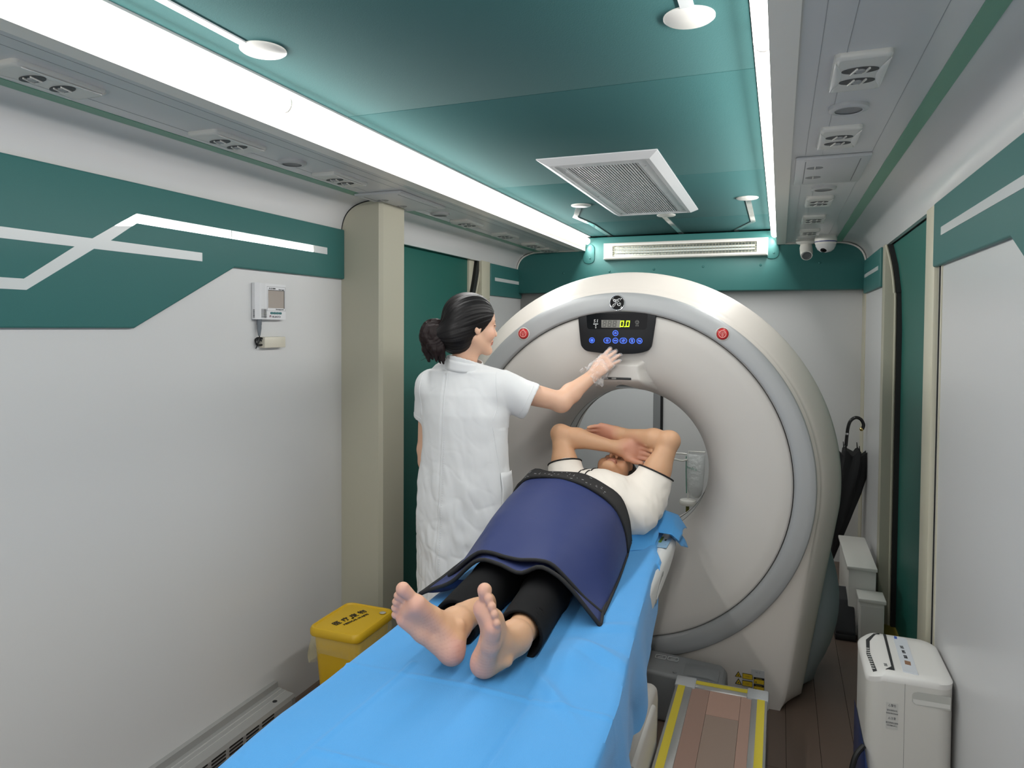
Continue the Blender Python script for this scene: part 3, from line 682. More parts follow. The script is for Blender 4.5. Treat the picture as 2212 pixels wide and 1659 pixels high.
# warning stickers on the foot of the cover
YL = M('warning_yellow', (196, 164, 30), .5)
def sticker(x0, z0, x1, z1, tri=False, top=None):
    y = 2.9805
    if tri:
        p = [(x0, z0), (x1, z0), ((x0 + x1) / 2, z1)]; k = MB().prism(p, 1, y - .0012, y + .016).build('warning_triangle', BLACKINK, g, smooth=0)
        cx, cz = (x0 + x1) / 2, (z0 * 2 + z1) / 3
        MB().prism([(cx + (a - cx) * .72, cz + (b - cz) * .72) for a, b in p], 1, y - .0018, y).build('triangle_face', YL, k, smooth=0)
        MB().lathe([(.0001, y - .0024), (.0026, y - .0024), (.0027, y - .001)], (cx, 0, cz), (0, 1, 0), 8).build('laser_symbol', BLACKINK, k, smooth=0)
    else:
        k = MB().bb((x0, y - .0012, z0), (x1, y + .016, z1)).build('warning_sticker', BLACKINK, g, smooth=0)
        MB().bb((x0 + .0016, y - .0018, z0 + .0016), (x1 - .0016, y, (z1 - .0016) if not top else z1 - .007)).build('sticker_face', YL, k, smooth=0)
        text('lettering', 'LASER' if not top else 'CAUTION', .0055 if not top else .005, ((x0 + x1) / 2, y - .0022 if not top else y - .0016, (z0 + z1) / 2 if not top else z1 - .0035), (1, 0, 0), (0, 0, 1), M('sticker_ink', (120, 100, 24), .6) if not top else YL, k, ext=.0002)
        if top: MB().lathe([(.0001, y - .0024), (.0024, y - .0024), (.0025, y - .001)], (x0 + .009, 0, z0 + .007), (0, 1, 0), 8).build('laser_symbol', BLACKINK, k, smooth=0)
sticker(-.150, .116, -.124, .140, tri=True); sticker(-.149, .086, -.123, .110, tri=True)
sticker(-.121, .113, -.081, .1355); sticker(-.121, .083, -.081, .1055)
sticker(-.077, .101, -.036, .126, top=True); sticker(-.077, .072, -.036, .097, top=True)
MB().bb((-.087, 2.9793, .128), (-.036, 2.9965, .158)).build('data_label', M('label_grey', (176, 176, 176), .4), g, smooth=0)
text('lettering', '||||| |||', .008, (-.062, 2.9787, .149), (1, 0, 0), (0, 0, 1), GREYINK, g, ext=.0002)

# ================================================================ PATIENT TABLE
tb = thing('scanner_table', 'white scanner couch with side rails and a grey foot in front of the gantry', 'table', (-.66, 1.8, 0))
TX0, TX1, TZ = -.955, -.40, .705
# cradle: shallow dished top
rows = []
for y in (.55, 2.93):
    rows.append([(-.66 + u * .205, y, TZ - .03 + .024 * abs(u) ** 2.2) for u in np.linspace(-1, 1, 13)] + [(-.66 + u * .205, y, TZ - .05) for u in np.linspace(1, -1, 13)])
mb = MB().grid(rows, closed_v=True); mb.add(rows[0], [tuple(range(26))]); mb.add(rows[1], [tuple(range(26))]); mb.build('cradle', M('carbon_cradle', (206, 206, 204), .35), tb)
MB().bb((-.93, .5, TZ - .10), (-.43, 2.33, TZ - .052)).bb((-.87, 2.33, TZ - .095), (-.43, 2.70, TZ - .054)).build('bed_deck', PLASTIC, tb, bevel=.012)
def rail(xc, sgn):
    """side rail: boat-like prow toward the gantry"""
    st = [(.5, .590, .706), (1.6, .594, .708), (2.2, .598, .711), (2.5, .602, .713), (2.66, .612, .714), (2.76, .628, .714), (2.83, .650, .713), (2.875, .674, .710), (2.897, .692, .705)] if sgn > 0 else [(.5, .590, .706), (2.2, .60, .711), (2.30, .63, .711), (2.34, .66, .706), (2.352, .68, .70)]
    rows = []
    for y, zb_, zt_ in st:
        h_ = zt_ - zb_; o_ = rrect(.072 if h_ > .06 else .072 * (.45 + .55 * h_ / .06), h_, min(.030, h_ / 2 - .001), 6); rows.append([(xc + a_, y, (zb_ + zt_) / 2 + b_) for a_, b_ in o_])
    mb = MB().grid(rows, closed_v=True); mb.add(rows[0], [tuple(range(len(rows[0])))]); mb.add(rows[-1], [tuple(range(len(rows[0])))])
    o = mb.build('side_rail', M('rail_white', (222, 222, 220), .3), tb, smooth=60)
    if sgn < 0: return
    pts = [(2.425 + .085 * math.cos(a) - .016 * math.sin(a) * .3, .650 + .085 * .30 * math.cos(a) + .017 * math.sin(a)) for a in np.linspace(0, 2 * PI, 29)[:-1]]
    MB().prism([(2.425 + (a - 2.425) * .82 + .006, .650 + (b - .650) * .62 - .004) for a, b in pts], 0, xc + sgn * .0358, xc + sgn * .0372).build('hand_hole_lit_side', M('rail_white', None), o, smooth=0)
    MB().prism(pts, 0, xc + sgn * .0355, xc + sgn * .0366).build('hand_hole', M('hole_shade', (150, 150, 148), .5), o, smooth=0)  # flat ovals: the hole's shade and lit inner side painted in colour
rail(-.412, 1); rail(-.93, -1)
# sticker on the rail
st = MB().box((-.41, 2.73, .7145), (.045, .15, .0012), R=Matrix.Rotation(math.radians(-2), 3, 'X')).build('rating_label', M('label_blue', (150, 186, 214), .4), tb, smooth=0)
MB().bb((-.430, 2.72, .7150), (-.418, 2.80, .7156)).build('green_bar', M('label_green', (98, 132, 40), .5), st, smooth=0)
MB().bb((-.430, 2.66, .715), (-.412, 2.705, .7156)).build('warning_block', M('label_ochre', (120, 104, 30), .5), st, smooth=0)
text('lettering', 'LOAD', .012, (-.398, 2.685, .7158), (0, 1, 0), (-1, 0, 0), BLACKINK, st)
text('lettering', 'MAX', .010, (-.406, 2.76, .7158), (0, 1, 0), (-1, 0, 0), BLACKINK, st)
# lift column covers and base
MB().bb((-.90, .7, .06), (-.44, 2.45, .60)).build('lift_column', M('column_ivory', (196, 192, 186), .4), tb, bevel=.03, seg=4)
o = rrect(.36, .34, .05, 5)
for (yy, xo) in ((2.28, -.42), ):
    pass
# folding end guards beside the column (rounded white panels)
pr = [(1.3, .06), (2.32, .06), (2.36, .10), (2.37, .30), (2.35, .345), (2.31, .36), (1.3, .36)]
MB().prism(pr, 0, -.44, -.365).build('leg_cover', M('column_ivory', (196, 192, 186), .4), tb, bevel=.022, seg=4)
pr = [(1.3, .10), (2.24, .10), (2.27, .13), (2.275, .30), (2.25, .33), (2.22, .34), (1.3, .34)]
MB().prism(pr, 0, -.385, -.354).build('leg_cover', M('column_light', (206, 203, 198), .4), tb, bevel=.014, seg=4)
MB().prism([(1.2, .12), (2.06, .12), (2.10, .30), (1.2, .30)], 0, -.380, -.356).build('dark_gap', RUBBER, tb, smooth=0)
MB().prism([(1.2, .05), (1.95, .05), (1.70, .46), (1.2, .46)], 0, -.39, -.322).build('steel_side_plate', STEEL, tb, bevel=.002)
# grey foot
pr = [(-.98, .0), (-.18, .0), (-.172, .06), (-.176, .165), (-.20, .185), (-.50, .20), (-.98, .20)]
mb = MB().prism(pr, 1, 2.735, 2.92).build('grey_foot', GREYPL, tb, bevel=.018, seg=3)
MB().prism([(-.38, .186), (-.30, .196), (-.24, .196), (-.20, .186), (-.20, .178), (-.38, .178)], 1, 2.76, 2.86).build('foot_ridge', GREYPL, tb, bevel=.006)
for x in (-.435, -.385):
    o = [(x + a, 2.86 + b) for a, b in rrect(.042, .03, .006, 3)]
    MB().tube([(a, b, .2005) for a, b in o], .0012, 5, closed=True).tube([(x - .01, 2.855, .2005), (x + .008, 2.86, .2005), (x + .008, 2.865, .2005)], .0011, 5).build('pedal_mark', M('mark_pale', (176, 178, 178), .5), tb)
MB().lathe([(.0001, .012), (.007, .010), (.009, 0)], (-.365, 2.76, .188), (0, 0, 1), 16).build('foot_knob', GREYPL, tb, smooth=60)

# ================================================================ STEP
sp = thing('foot_step', 'low wood topped foot step edged with aluminium and yellow grip tape', 'step', (-.18, 2.2, 0))
sx0, sx1, sy0, sy1, sz = -.347, -.020, 2.0, 2.722, .20
xs = [sx0 + .058, -.222, -.111, sx1 - .05]
yspl = [[sy0, 2.9], [sy0, 2.49, 2.9], [sy0, 2.9]]
for i in range(3):
    ys = {0: [sy0, sy1 - .055], 1: [sy0, 2.491, sy1 - .055], 2: [sy0, sy1 - .055]}[i]
    for j in range(len(ys) - 1):
        MB().bb((xs[i] + .0005, ys[j] + .0005, sz - .02), (xs[i + 1] - .0005, ys[j + 1] - .0005, sz - .002)).build('plank', PLANKS[(0 if i == 0 else (1 if j == 0 and i == 1 else 2))], sp, smooth=0)
def edge(a, b, c, d, nm): MB().bb(a, b).build('edge_profile', ALU, sp, bevel=.003); MB().bb(c, d).build('grip_tape', YELLOWTAPE, sp, smooth=0)
edge((sx0, sy0, sz - .03), (sx0 + .062, sy1 - .06, sz + .002), (sx0 + .010, sy0, sz), (sx0 + .036, sy1 - .068, sz + .0035), 0)
edge((sx1 - .055, sy0, sz - .03), (sx1, sy1 - .06, sz + .002), (sx1 - .035, sy0, sz), (sx1 - .009, sy1 - .068, sz + .0035), 0)
edge((sx0 + .06, sy1 - .062, sz - .03), (sx1 - .06, sy1, sz + .002), (sx0 + .066, sy1 - .036, sz), (sx1 - .07, sy1 - .012, sz + .0035), 0)
for xa, xb, s in ((sx0 - .004, sx0 + .072, 1), (sx1 - .072, sx1 + .004, -1)):
    MB().bb((xa, sy1 - .07, sz - .034), (xb, sy1 + .004, sz + .006)).build('corner_cap', M('cap_grey', (176, 178, 180), .35), sp, bevel=.006)
for x in (sx0 + .02, sx1 - .02):
    for y in (sy0 + .04, sy1 - .05): MB().bb((x - .016, y - .016, 0), (x + .016, y + .016, sz - .03)).build('leg', ALU, sp, bevel=.003)
MB().bb((sx0 + .01, sy0 + .02, sz - .05), (sx1 - .01, sy1 - .01, sz - .028)).build('under_frame', ALU, sp, smooth=0)
tg = MB().lathe([(.0001, .004), (.008, .003), (.011, 0)], (-.062, 2.47, sz - .002), (0, 0, 1), 10).build('paper_scrap', PLASTIC)
tag(tg, 'tiny crumpled white scrap lying on the wooden step', 'scrap')

# ================================================================ DEHUMIDIFIER
dh = thing('dehumidifier', 'white portable dehumidifier with vented top standing by the wall at the door', 'appliance', (.385, 2.48, 0))
def dz(x): # top height across x
    return .515 - .025 * max(0, (.34 - x) / .075) ** 1.6 - .006 * max(0, (x - .34) / .16)
xs_ = np.linspace(.265, .497, 17)
def body_ring(z0=None, ins=0):
    o = rrect(.232 - 2 * ins, .31 - 2 * ins, .045, 6); return [(.381 + a, 2.50 + b) for a, b in o]
rg = body_ring(); rows = [[(x, y, .02) for x, y in rg], [(x, y, .30) for x, y in rg]]
rows.append([(x, y, dz(x) - .022) for x, y in rg])
mb = MB().grid(rows, closed_v=True).add(rows[0], [tuple(range(len(rg)))])
mb.build('body', M('appliance_white', (196, 194, 188), .4, var=(8, .05)), dh, smooth=50)
rg2 = body_ring(ins=.012)
rows = [[(x, y, dz(x) - .022) for x, y in rg], [(x, y, dz(x) - .006) for x, y in body_ring(ins=-.001)], [(x, y, dz(x)) for x, y in body_ring(ins=.006)]]
for f in (.8, .55, .3, .02):
    rows.append([(.381 + (x - .381) * f, 2.50 + (y - 2.50) * f, dz(.381 + (x - .381) * f) + .001) for x, y in body_ring(ins=.006)])
MB().grid(rows, closed_v=True).build('top_cover', M('appliance_top', (218, 216, 212), .35), dh, smooth=50)
def on_top(poly, name, mat, h=.0022):
    P = [(x, y, dz(x) + h) for x, y in poly]
    n = len(P); Q = [(x, y, z - .004) for x, y, z in P]
    return MB().add(P + Q, [tuple(range(n))] + [(i, (i + 1) % n, n + (i + 1) % n, n + i) for i in range(n)]).build(name, mat, dh, smooth=0)
on_top([(.284, 2.37), (.294, 2.37), (.289, 2.50), (.297, 2.585), (.320, 2.632), (.333, 2.638), (.315, 2.638), (.288, 2.60), (.279, 2.50)], 'air_slot', SMOKE)
for k in range(10): MB().box((.2865 - .002 * math.sin(k * .3), 2.385 + k * .016, dz(.287) + .003), (.010, .004, .002)).build('slot_rib', M('rib_white', (190, 190, 186), .4), dh, smooth=0)
on_top([(.334, 2.372), (.342, 2.372), (.352, 2.635), (.344, 2.638), (.336, 2.39), (.318, 2.372)], 'front_slot', SMOKE)
on_top([(.365, 2.372), (.405, 2.368), (.412, 2.63), (.372, 2.635)], 'control_strip', M('control_strip', (206, 210, 216), .3))
on_top([(.374, 2.612), (.382, 2.612), (.384, 2.632), (.376, 2.633)], 'blue_mark', M('blue_mark', (60, 90, 170), .4), .003)
on_top([(.378, 2.424), (.394, 2.422), (.396, 2.448), (.380, 2.450)], 'bronze_mark', M('bronze_mark', (140, 104, 80), .4), .003)
for i, (tx, yy) in enumerate((('除湿', 2.478), ('定时', 2.515), ('开关', 2.55))): text('lettering', tx, .011, (.388, yy, dz(.388) + .0032), (0, 1, 0), (-1, 0, 0), BLACKINK, dh)
text('lettering', '注意', .010, (.322, 2.40, dz(.322) + .0022), (0, 1, 0), (-1, 0, 0), GREYINK, dh)
MB().bb((.3665, 2.3445, .03), (.3672, 2.346, .49)).build('body_seam', GREYPL, dh, smooth=0)
# grip recess on the near side: flat plates, its shade put into the colour
hp = [(.386 + a, .455 + b) for a, b in ((-.0, -.014), (.006, -.021), (.014, -.023), (.10, -.023), (.10, .017), (.014, .017), (.004, .013), (0, .006))]
rows = [[(x, 2.3446, z) for x, z in hp], [(.436 + (x - .436) * .97, 2.352, .455 + (z - .455) * .85) for x, z in hp], [(.436 + (x - .436) * .95, 2.368, .457 + (z - .457) * .62) for x, z in hp]]
mb = MB().grid(rows, closed_v=True).add(rows[-1], [tuple(range(len(hp)))])
MB().prism(hp, 1, 2.3440, 2.3448).build('grip_recess', M('grip_shade', (176, 176, 170), .45), dh, smooth=0)
MB().prism([(x, z) for x, z in [(.388, .449), (.484, .449), (.484, .437), (.396, .434), (.389, .440)]], 1, 2.3436, 2.3441).build('grip_lip', M('grip_lip', (204, 203, 198), .4), dh, smooth=0)
lb = MB().bb((.318, 2.3441, .345), (.350, 2.3449, .425)).build('warning_label', M('label_pale', (190, 189, 184), .45), dh, smooth=0)
for z, s_, tx in ((.417, .009, '△警告'), (.402, .006, '请勿倾倒本机'), (.393, .005, '使用前请阅读说明'), (.378, .009, '△注意'), (.364, .006, '请定期清洁滤网'), (.356, .005, '切勿堵塞出风口')):
    text('lettering', tx, s_, (.334, 2.3437, z), (1, 0, 0), (0, 0, 1), GREYINK, lb, ext=.0002, sx=.8)
# blue water tank at the foot
pr = [(2.34, .02), (2.66, .02), (2.66, .30), (2.58, .285), (2.50, .25), (2.42, .22), (2.34, .20)]
MB().prism([(.262, .015), (.326, .015), (.326, .155), (.300, .165), (.275, .20), (.262, .27)], 1, 2.338, 2.66).build('water_tank', M('tank_blue', (38, 58, 104), .35), dh, bevel=.006)
# swivel castor bracket seen at the lower left of it
MB().tube(spline([(.262, 2.36, .27), (.238, 2.345, .24), (.225, 2.335, .18), (.226, 2.335, .10)], 6), .008, 8, flat=1).build('strap', RUBBER, dh)
MB().box((.228, 2.332, .135), (.022, .016, .05)).lathe([(.0001, .01), (.010, .01), (.010, -.01), (.0001, -.01)], (.224, 2.33, .175), (1, 0, 0), 12).tube([(.21, 2.325, .15), (.242, 2.335, .12)], .005, 8).build('buckle', M('buckle_chrome', (160, 158, 154), .2, metal=.9), dh, bevel=.002)

# ================================================================ WASTE BIN
bn = thing('waste_bin', 'yellow lidded medical waste bin with a clear liner beside the beige post', 'bin', (-1.54, 2.30, 0))
cx, cy = -1.545, 2.30
def bring(w_, l_, z, r=.03): return [(cx + a, cy + b, z) for a, b in rrect(w_, l_, r, 5)]
rows = [bring(.155, .185, 0), bring(.16, .19, .004), bring(.205, .245, .385)]
MB().grid(rows, closed_v=True).add(rows[0], [tuple(range(len(rows[0])))]).build('body', YELLOWBIN, bn, smooth=40)
rows = [bring(.222, .268, .375), bring(.226, .272, .38), bring(.226, .272, .398), bring(.218, .264, .406), bring(.206, .252, .407), bring(.200, .246, .402), bring(.15, .19, .404), bring(.01, .01, .405, .004)]
ld = MB().grid(rows, closed_v=True).build('lid', YELLOWBIN, bn, smooth=40)
MB().bb((cx - .125, cy - .055, .372), (cx - .10, cy + .06, .399)).build('hinge', YELLOWBIN, ld, bevel=.006)
MB().lathe([(.0001, .002), (.010, .0015), (.013, 0)], (cx + .082, cy + .088, .4065), (0, 0, 1), 16).build('latch', M('latch_grey', (170, 165, 150), .4), ld)
text('lettering', '医 疗 废 物', .034, (cx - .012, cy + .0, .4062), (.25, 1, 0), (-1, .25, 0), BLACKINK, ld, ext=.0006)
text('lettering', 'MEDICAL WASTE', .0165, (cx + .020, cy - .005, .4062), (.25, 1, 0), (-1, .25, 0), BLACKINK, ld, ext=.0006)
# crinkled plastic liner hanging under the lid
rows = []
for z, w_, l_, amp in ((.38, .218, .262, 0), (.36, .226, .268, .003), (.335, .230, .272, .006), (.31, .226, .268, .010), (.285, .216, .26, .013)):
    rr = bring(w_, l_, z, .04); n = len(rr); row = []
    for i, (x, y, zz) in enumerate(rr):
        q = amp * math.sin(i * 1.7 + z * 30) + amp * .6 * math.sin(i * .9 + 2)
        d = Vector((x - cx, y - cy)).normalized(); row.append((x + d.x * q, y + d.y * q, zz - (amp * 2.2 * math.sin(i * .55 + 1))))
    rows.append(row)
LINER = film('clear_liner', (226, 216, 160), .10, .45, .12, (40, .004))
MB().grid(rows, closed_v=True).build('liner', LINER, bn, smooth=30)

# ================================================================ SKIRTING HEATER
ht = thing('skirting_heater', 'low grey slotted heater along the floor of the thermometer wall', 'heater', (-1.82, 1.2, 0))
pr = [(-1.86, .02), (-1.765, .02), (-1.762, .085), (-1.768, .100), (-1.80, .104), (-1.805, .106), (-1.822, .107), (-1.826, .110), (-1.842, .111), (-1.846, .132), (-1.86, .136)]
MB().prism(pr, 1, -.6, 2.225).build('casing', M('heater_grey', (150, 150, 148), .4, metal=.2), ht, smooth=20)
MB().bb((-1.862, -.6, 0), (-1.78, 2.2, .022)).build('base', GREYPL, ht, smooth=0)
MB().bb((-1.772, 2.205, .02), (-1.7605, 2.2255, .088)).build('end_cap', M('heater_dark', (120, 120, 118), .4), ht, smooth=0)
MB().lathe([(.0001, .0015), (.008, .001), (.0095, 0)], (-1.793, 2.145, .1035), (0, 0, 1), 18).build('knob_hole', RUBBER, ht)
for x, z in ((-1.803, .1058), (-1.824, .1098)): MB().bb((x - .0008, -.6, z - .002), (x + .0008, 2.22, z + .0015)).build('ridge_line', M('heater_light', (186, 186, 184), .35), ht, smooth=0)
sl = MB()
first = None
for r_ in range(5):
    for k in range(20):
        y1_ = 2.105 - k * .082 + (.0 if r_ % 2 == 0 else -.0)
        if y1_ < .6: break
        pts = [(y1_ - .034 + a, .082 - r_ * .0125 + b) for a, b in rrect(.066, .0062, .003, 3)]
        if first is None:
            first = MB().prism(pts, 0, -1.7622, -1.7612).build('slot', RUBBER, ht, smooth=0); fy, fz_ = y1_, .082
        else:
            c = first.copy(); COL.objects.link(c); c.parent = ht; c.location = (0, y1_ - fy, -r_ * .0125)

# ================================================================ THERMOMETER
tm = thing('wall_thermometer', 'white wall thermometer recorder with square display and four teal keys', 'thermometer', (XL, 2.185, 1.64))
y0, y1, z0, z1, xf = 2.102, 2.268, 1.573, 1.711, XL + .030
def ff(y): return y
rows = [[(XL + .004, y, z) for y, z in ((y0, z0), (y1, z0), (y1, z1), (y0, z1))]]
pr = [(XL + .002, y0), (XL + .016, y0), (XL + .030, y0 + .012), (XL + .031, y0 + .030), (XL + .026, y0 + .046), (XL + .027, y0 + .052), (XL + .027, y1 - .004), (XL + .023, y1), (XL + .002, y1)]
MB().prism(pr, 2, z0, z1).build('body', M('thermo_white', (214, 214, 216), .35), tm, smooth=40)
xf = XL + .027
b_ = [(2.157, 1.607), (2.262, 1.607), (2.262, 1.7), (2.157, 1.7)]
MB().tube([(xf, a, b) for a, b in b_], .0006, 5, closed=True).build('display_border', GREYINK, tm)
dp = MB().bb((xf - .001, 2.163, 1.6175), (xf + .0012, 2.254, 1.685)).build('display', M('lcd_grey', (160, 150, 142), .2), tm, smooth=0)
MB().bb((xf, 2.163, 1.6852), (xf + .0016, 2.256, 1.687)).bb((xf, 2.2525, 1.6165), (xf + .0016, 2.2555, 1.6855)).build('display_shadow_edge', BLACKINK, tm, smooth=0)
rt, upv = (0, 1, 0), (0, 0, 1)
text('lettering', 'A·S1000', .0082, (xf + .0006, 2.166, 1.6925), rt, upv, BLACKINK, tm, align='LEFT', sx=1.4)
text('lettering', 'Data Logger', .0052, (xf + .0006, 2.256, 1.6905), rt, upv, BLACKINK, tm, align='RIGHT', sx=1.3)
text('lettering', 'Thermohygrometer', .0055, (xf + .0006, 2.252, 1.6125), rt, upv, BLACKINK, tm, align='RIGHT', sx=1.05)
text('lettering', 'HUATO', .0105, (xf + .0006, 2.208, 1.5835), rt, upv, M('purple_ink', (48, 30, 60), .5), tm, align='CENTER', sx=1.35)
MB().tube([(xf + .0006, 2.174 + .004 * math.cos(a), 1.585 + .0035 * math.sin(a)) for a in np.linspace(0, 5.2, 14)], .0007, 5).bb((xf, 2.173, 1.5845), (xf + .001, 2.178, 1.589)).build('brand_mark', M('magenta_ink', (120, 30, 70), .5), tm)
for k in range(4):
    o = [(2.182 + k * .0165 + a, 1.598 + b) for a, b in rrect(.0155, .0085, .004, 4)]
    kk = MB().prism(o, 0, xf - .001, xf + .0016).build('key', M('teal_key', (38, 104, 108), .4), tm, smooth=40)
for k in range(9): MB().bb((XL + .024, 2.121, 1.580 + k * .0038), (XL + .0318, 2.150, 1.5815 + k * .0038)).build('vent_slot', BLACKINK, tm, smooth=0)
for k in range(8): MB().bb((XL + .008, 2.1012, 1.580 + k * .004), (XL + .016, 2.103, 1.582 + k * .004)).build('side_slot', BLACKINK, tm, smooth=0)
# cable plug hanging below
MB().lathe([(.0001, 0), (.0095, 0), (.0095, -.020), (.0085, -.022), (.0085, -.034), (.005, -.058), (.0045, -.062), (.0001, -.062)], (XL + .014, 2.128, z0), (0, 0, 1), 16).build('plug', M('plug_grey', (106, 112, 118), .45), tm, smooth=40)
coil = []
for i in range(90):
    a = i * 2 * PI / 17; r_ = .016 + .005 * math.sin(i * .37)
    coil.append((XL + .010 + .006 * math.sin(i * .23), 2.133 + r_ * math.cos(a) + .002 * math.sin(i), 1.484 + r_ * .95 * math.sin(a)))
MB().tube([(XL + .014, 2.128, 1.515), (XL + .014, 2.130, 1.505)] + coil + [(XL + .006, 2.118, 1.462)], .0021, 6).build('coiled_cable', RUBBER, tm, smooth=60)
cb = MB().bb((XL, 2.143, 1.464), (XL + .028, 2.262, 1.506)).build('conduit_box', M('conduit_ivory', (206, 200, 184), .4), bevel=.002)
tag(cb, 'small ivory conduit box under the thermometer holding its coiled cable', 'box')
MB().tube([(XL + .012, 2.262, 1.478), (XL + .012, 2.275, 1.477)], .004, 8).build('wire_end', PLASTIC, cb)

# ================================================================ UMBRELLA and boxes in the right back corner
um = thing('umbrella', 'folded black umbrella with a crook handle leaning in the back corner', 'umbrella', (.33, 4.72, .1))
hd_ = spline([(.392, 4.74, .83), (.397, 4.74, .90), (.404, 4.74, .955), (.418, 4.74, .99), (.445, 4.74, 1.008), (.472, 4.74, .998), (.487, 4.74, .968), (.482, 4.74, .942), (.474, 4.74, .935)], 5)
MB().tube(hd_, [.010] * (len(hd_) - 3) + [.0105, .0105, .010], 12).build('handle', M('handle_black', (16, 16, 17), .25), um, smooth=60)
MB().lathe([(.0001, .010), (.008, .008), (.0115, .0), (.0115, -.008), (.0001, -.008)], (.475, 4.74, .937), (-.7, 0, -.6), 14).build('handle_tip', M('gold_tip', (214, 190, 120), .15, metal=.9), um, smooth=60)
MB().lathe([(.0112, .006), (.0118, 0), (.0112, -.006)], (.398, 4.74, .905), (.1, 0, 1), 16).build('collar', M('collar_silver', (190, 190, 190), .25, metal=.8), um)
MB().tube([(.393, 4.74, .84), (.388, 4.74, .76)], .006, 8).tube([(.31, 4.74, .0), (.327, 4.74, .16)], .004, 8).build('shaft', M('shaft_black', (22, 22, 24), .3), um)
rows = []; NC = 48
for t, rad, pl_ in ((0, .105, .35), (.04, .112, .30), (.15, .112, .22), (.35, .098, .2), (.6, .065, .2), (.85, .028, .2), (1, .008, .05)):
    ctr = Vector((.425, 4.74, .775)).lerp(Vector((.33, 4.74, .12)), t)
    row = []
    for k in range(NC):
        a = 2 * PI * k / NC; f = 1 - pl_ * (.5 + .5 * math.cos(8 * a + t * 2))
        lift = .04 * (.5 - .5 * math.cos(8 * a)) * (1 if t == 0 else 0)
        row.append((ctr.x + rad * f * math.cos(a), ctr.y + .8 * rad * f * math.sin(a), ctr.z + lift))
    rows.append(row)
mb = MB().grid(rows, closed_v=True); mb.add(rows[0], [tuple(range(NC))])
cn = mb.build('canopy', M('umbrella_cloth', (15, 16, 19), .7, bump=(80, .3)), um, smooth=40)
for k in range(8):
    a = 2 * PI * (k + .5) / 8; x, y = .425 + .10 * math.cos(a), 4.74 + .08 * math.sin(a)
    MB().tube([(x, y, .80), (x - .004, y, .845)], [.004, .0025], 6).build('rib_tip', M('shaft_black', None), um)
b1 = MB().bb((.345, 3.88, .0), (.47, 4.44, .335)).build('storage_box', PLASTIC, bevel=.004)
tag(b1, 'low white box bench with a lid in the back corner under the umbrella', 'box')
MB().bb((.337, 3.872, .335), (.475, 4.445, .352)).build('lid', PLASTIC, b1, bevel=.003)
b2 = MB().bb((.385, 3.745, .0), (.492, 3.862, .225)).build('step_box', PLASTIC, bevel=.004)
tag(b2, 'small white step shaped box in front of the white box bench', 'box')
MB().bb((.378, 3.735, .225), (.499, 3.868, .243)).build('lid', PLASTIC, b2, bevel=.003)
MB().bb((.39, 3.742, .015), (.487, 3.746, .205)).build('front_panel', M('panel_offwhite', (196, 194, 188), .4), b2, bevel=.002)
bd = MB().prism([(3.80, .0), (4.05, .0), (4.05, .10), (4.02, .20), (3.90, .17), (3.80, .045)], 0, .285, .375).build('floor_case', M('case_black', (26, 27, 30), .7, bump=(60, .4)), bevel=.006)
tag(bd, 'dark case on the floor behind the scanner, before the white boxes', 'case')
MB().bb((.283, 3.795, .0), (.377, 4.052, .03)).build('case_base', RUBBER, bd, bevel=.003)

# ================================================================ things seen through the bore
ps = thing('infusion_stand', 'slim post with white hook arm and white round tray behind the bore', 'stand', (-.47, 4.62, 0))
MB().tube([(-.545, 4.64, 0), (-.545, 4.64, .42)], .011, 10).build('post', M('post_olive', (128, 128, 60), .5), ps)
MB().lathe([(.0001, .02), (.05, .018), (.056, .006), (.053, -.012), (.03, -.016), (.0001, -.016)], (-.54, 4.62, .415), (0, 0, 1), 24).build('tray', PLASTIC, ps, smooth=60)
MB().lathe([(.2, 0), (.2, .012), (.03, .03), (.012, .04)], (-.545, 4.66, 0), (0, 0, 1), 24).build('foot', GREYPL, ps, smooth=40)
MB().tube([(-.545, 4.66, .42), (-.545, 4.68, .74), (-.44, 4.66, .745)], .005, 8).build('hook_arm', PLASTIC, ps)
rows = []
for z, hw, th in ((.735, .055, .008), (.70, .056, .014), (.62, .056, .022), (.52, .050, .026), (.475, .040, .022), (.452, .022, .012)):
    rows.append([(-.495 + hw * math.cos(a) * (1 + .05 * math.sin(5 * a + z * 20)), 4.615 + th * math.sin(a), z) for a in np.linspace(0, 2 * PI, 25)[:-1]])
bg = MB().grid(rows, closed_v=True).add(rows[-1], [tuple(range(24))]).build('plastic_bag', film('bag_plastic', (226, 228, 228), .78, .2, .3, (30, .006)), None, smooth=60)
tag(bg, 'translucent white plastic bag with green print hanging behind the scanner bore', 'bag')
text('lettering', 'medco', .026, (-.518, 4.586, .648), (1, 0, -.25), (.25, 0, 1), M('green_print', (60, 130, 110), .5), bg)
MB().tube(spline([(-.552, 4.61, .733), (-.59, 4.60, .736), (-.64, 4.60, .730), (-.655, 4.60, .715), (-.64, 4.60, .700), (-.58, 4.60, .690), (-.545, 4.60, .70)], 6), .006, 6).build('bag_strap', PLASTIC, bg)
MB().tube([(-.553, 4.605, .72), (-.553, 4.603, .62), (-.548, 4.603, .48)], .003, 6).build('green_edge', M('green_print', None), bg)
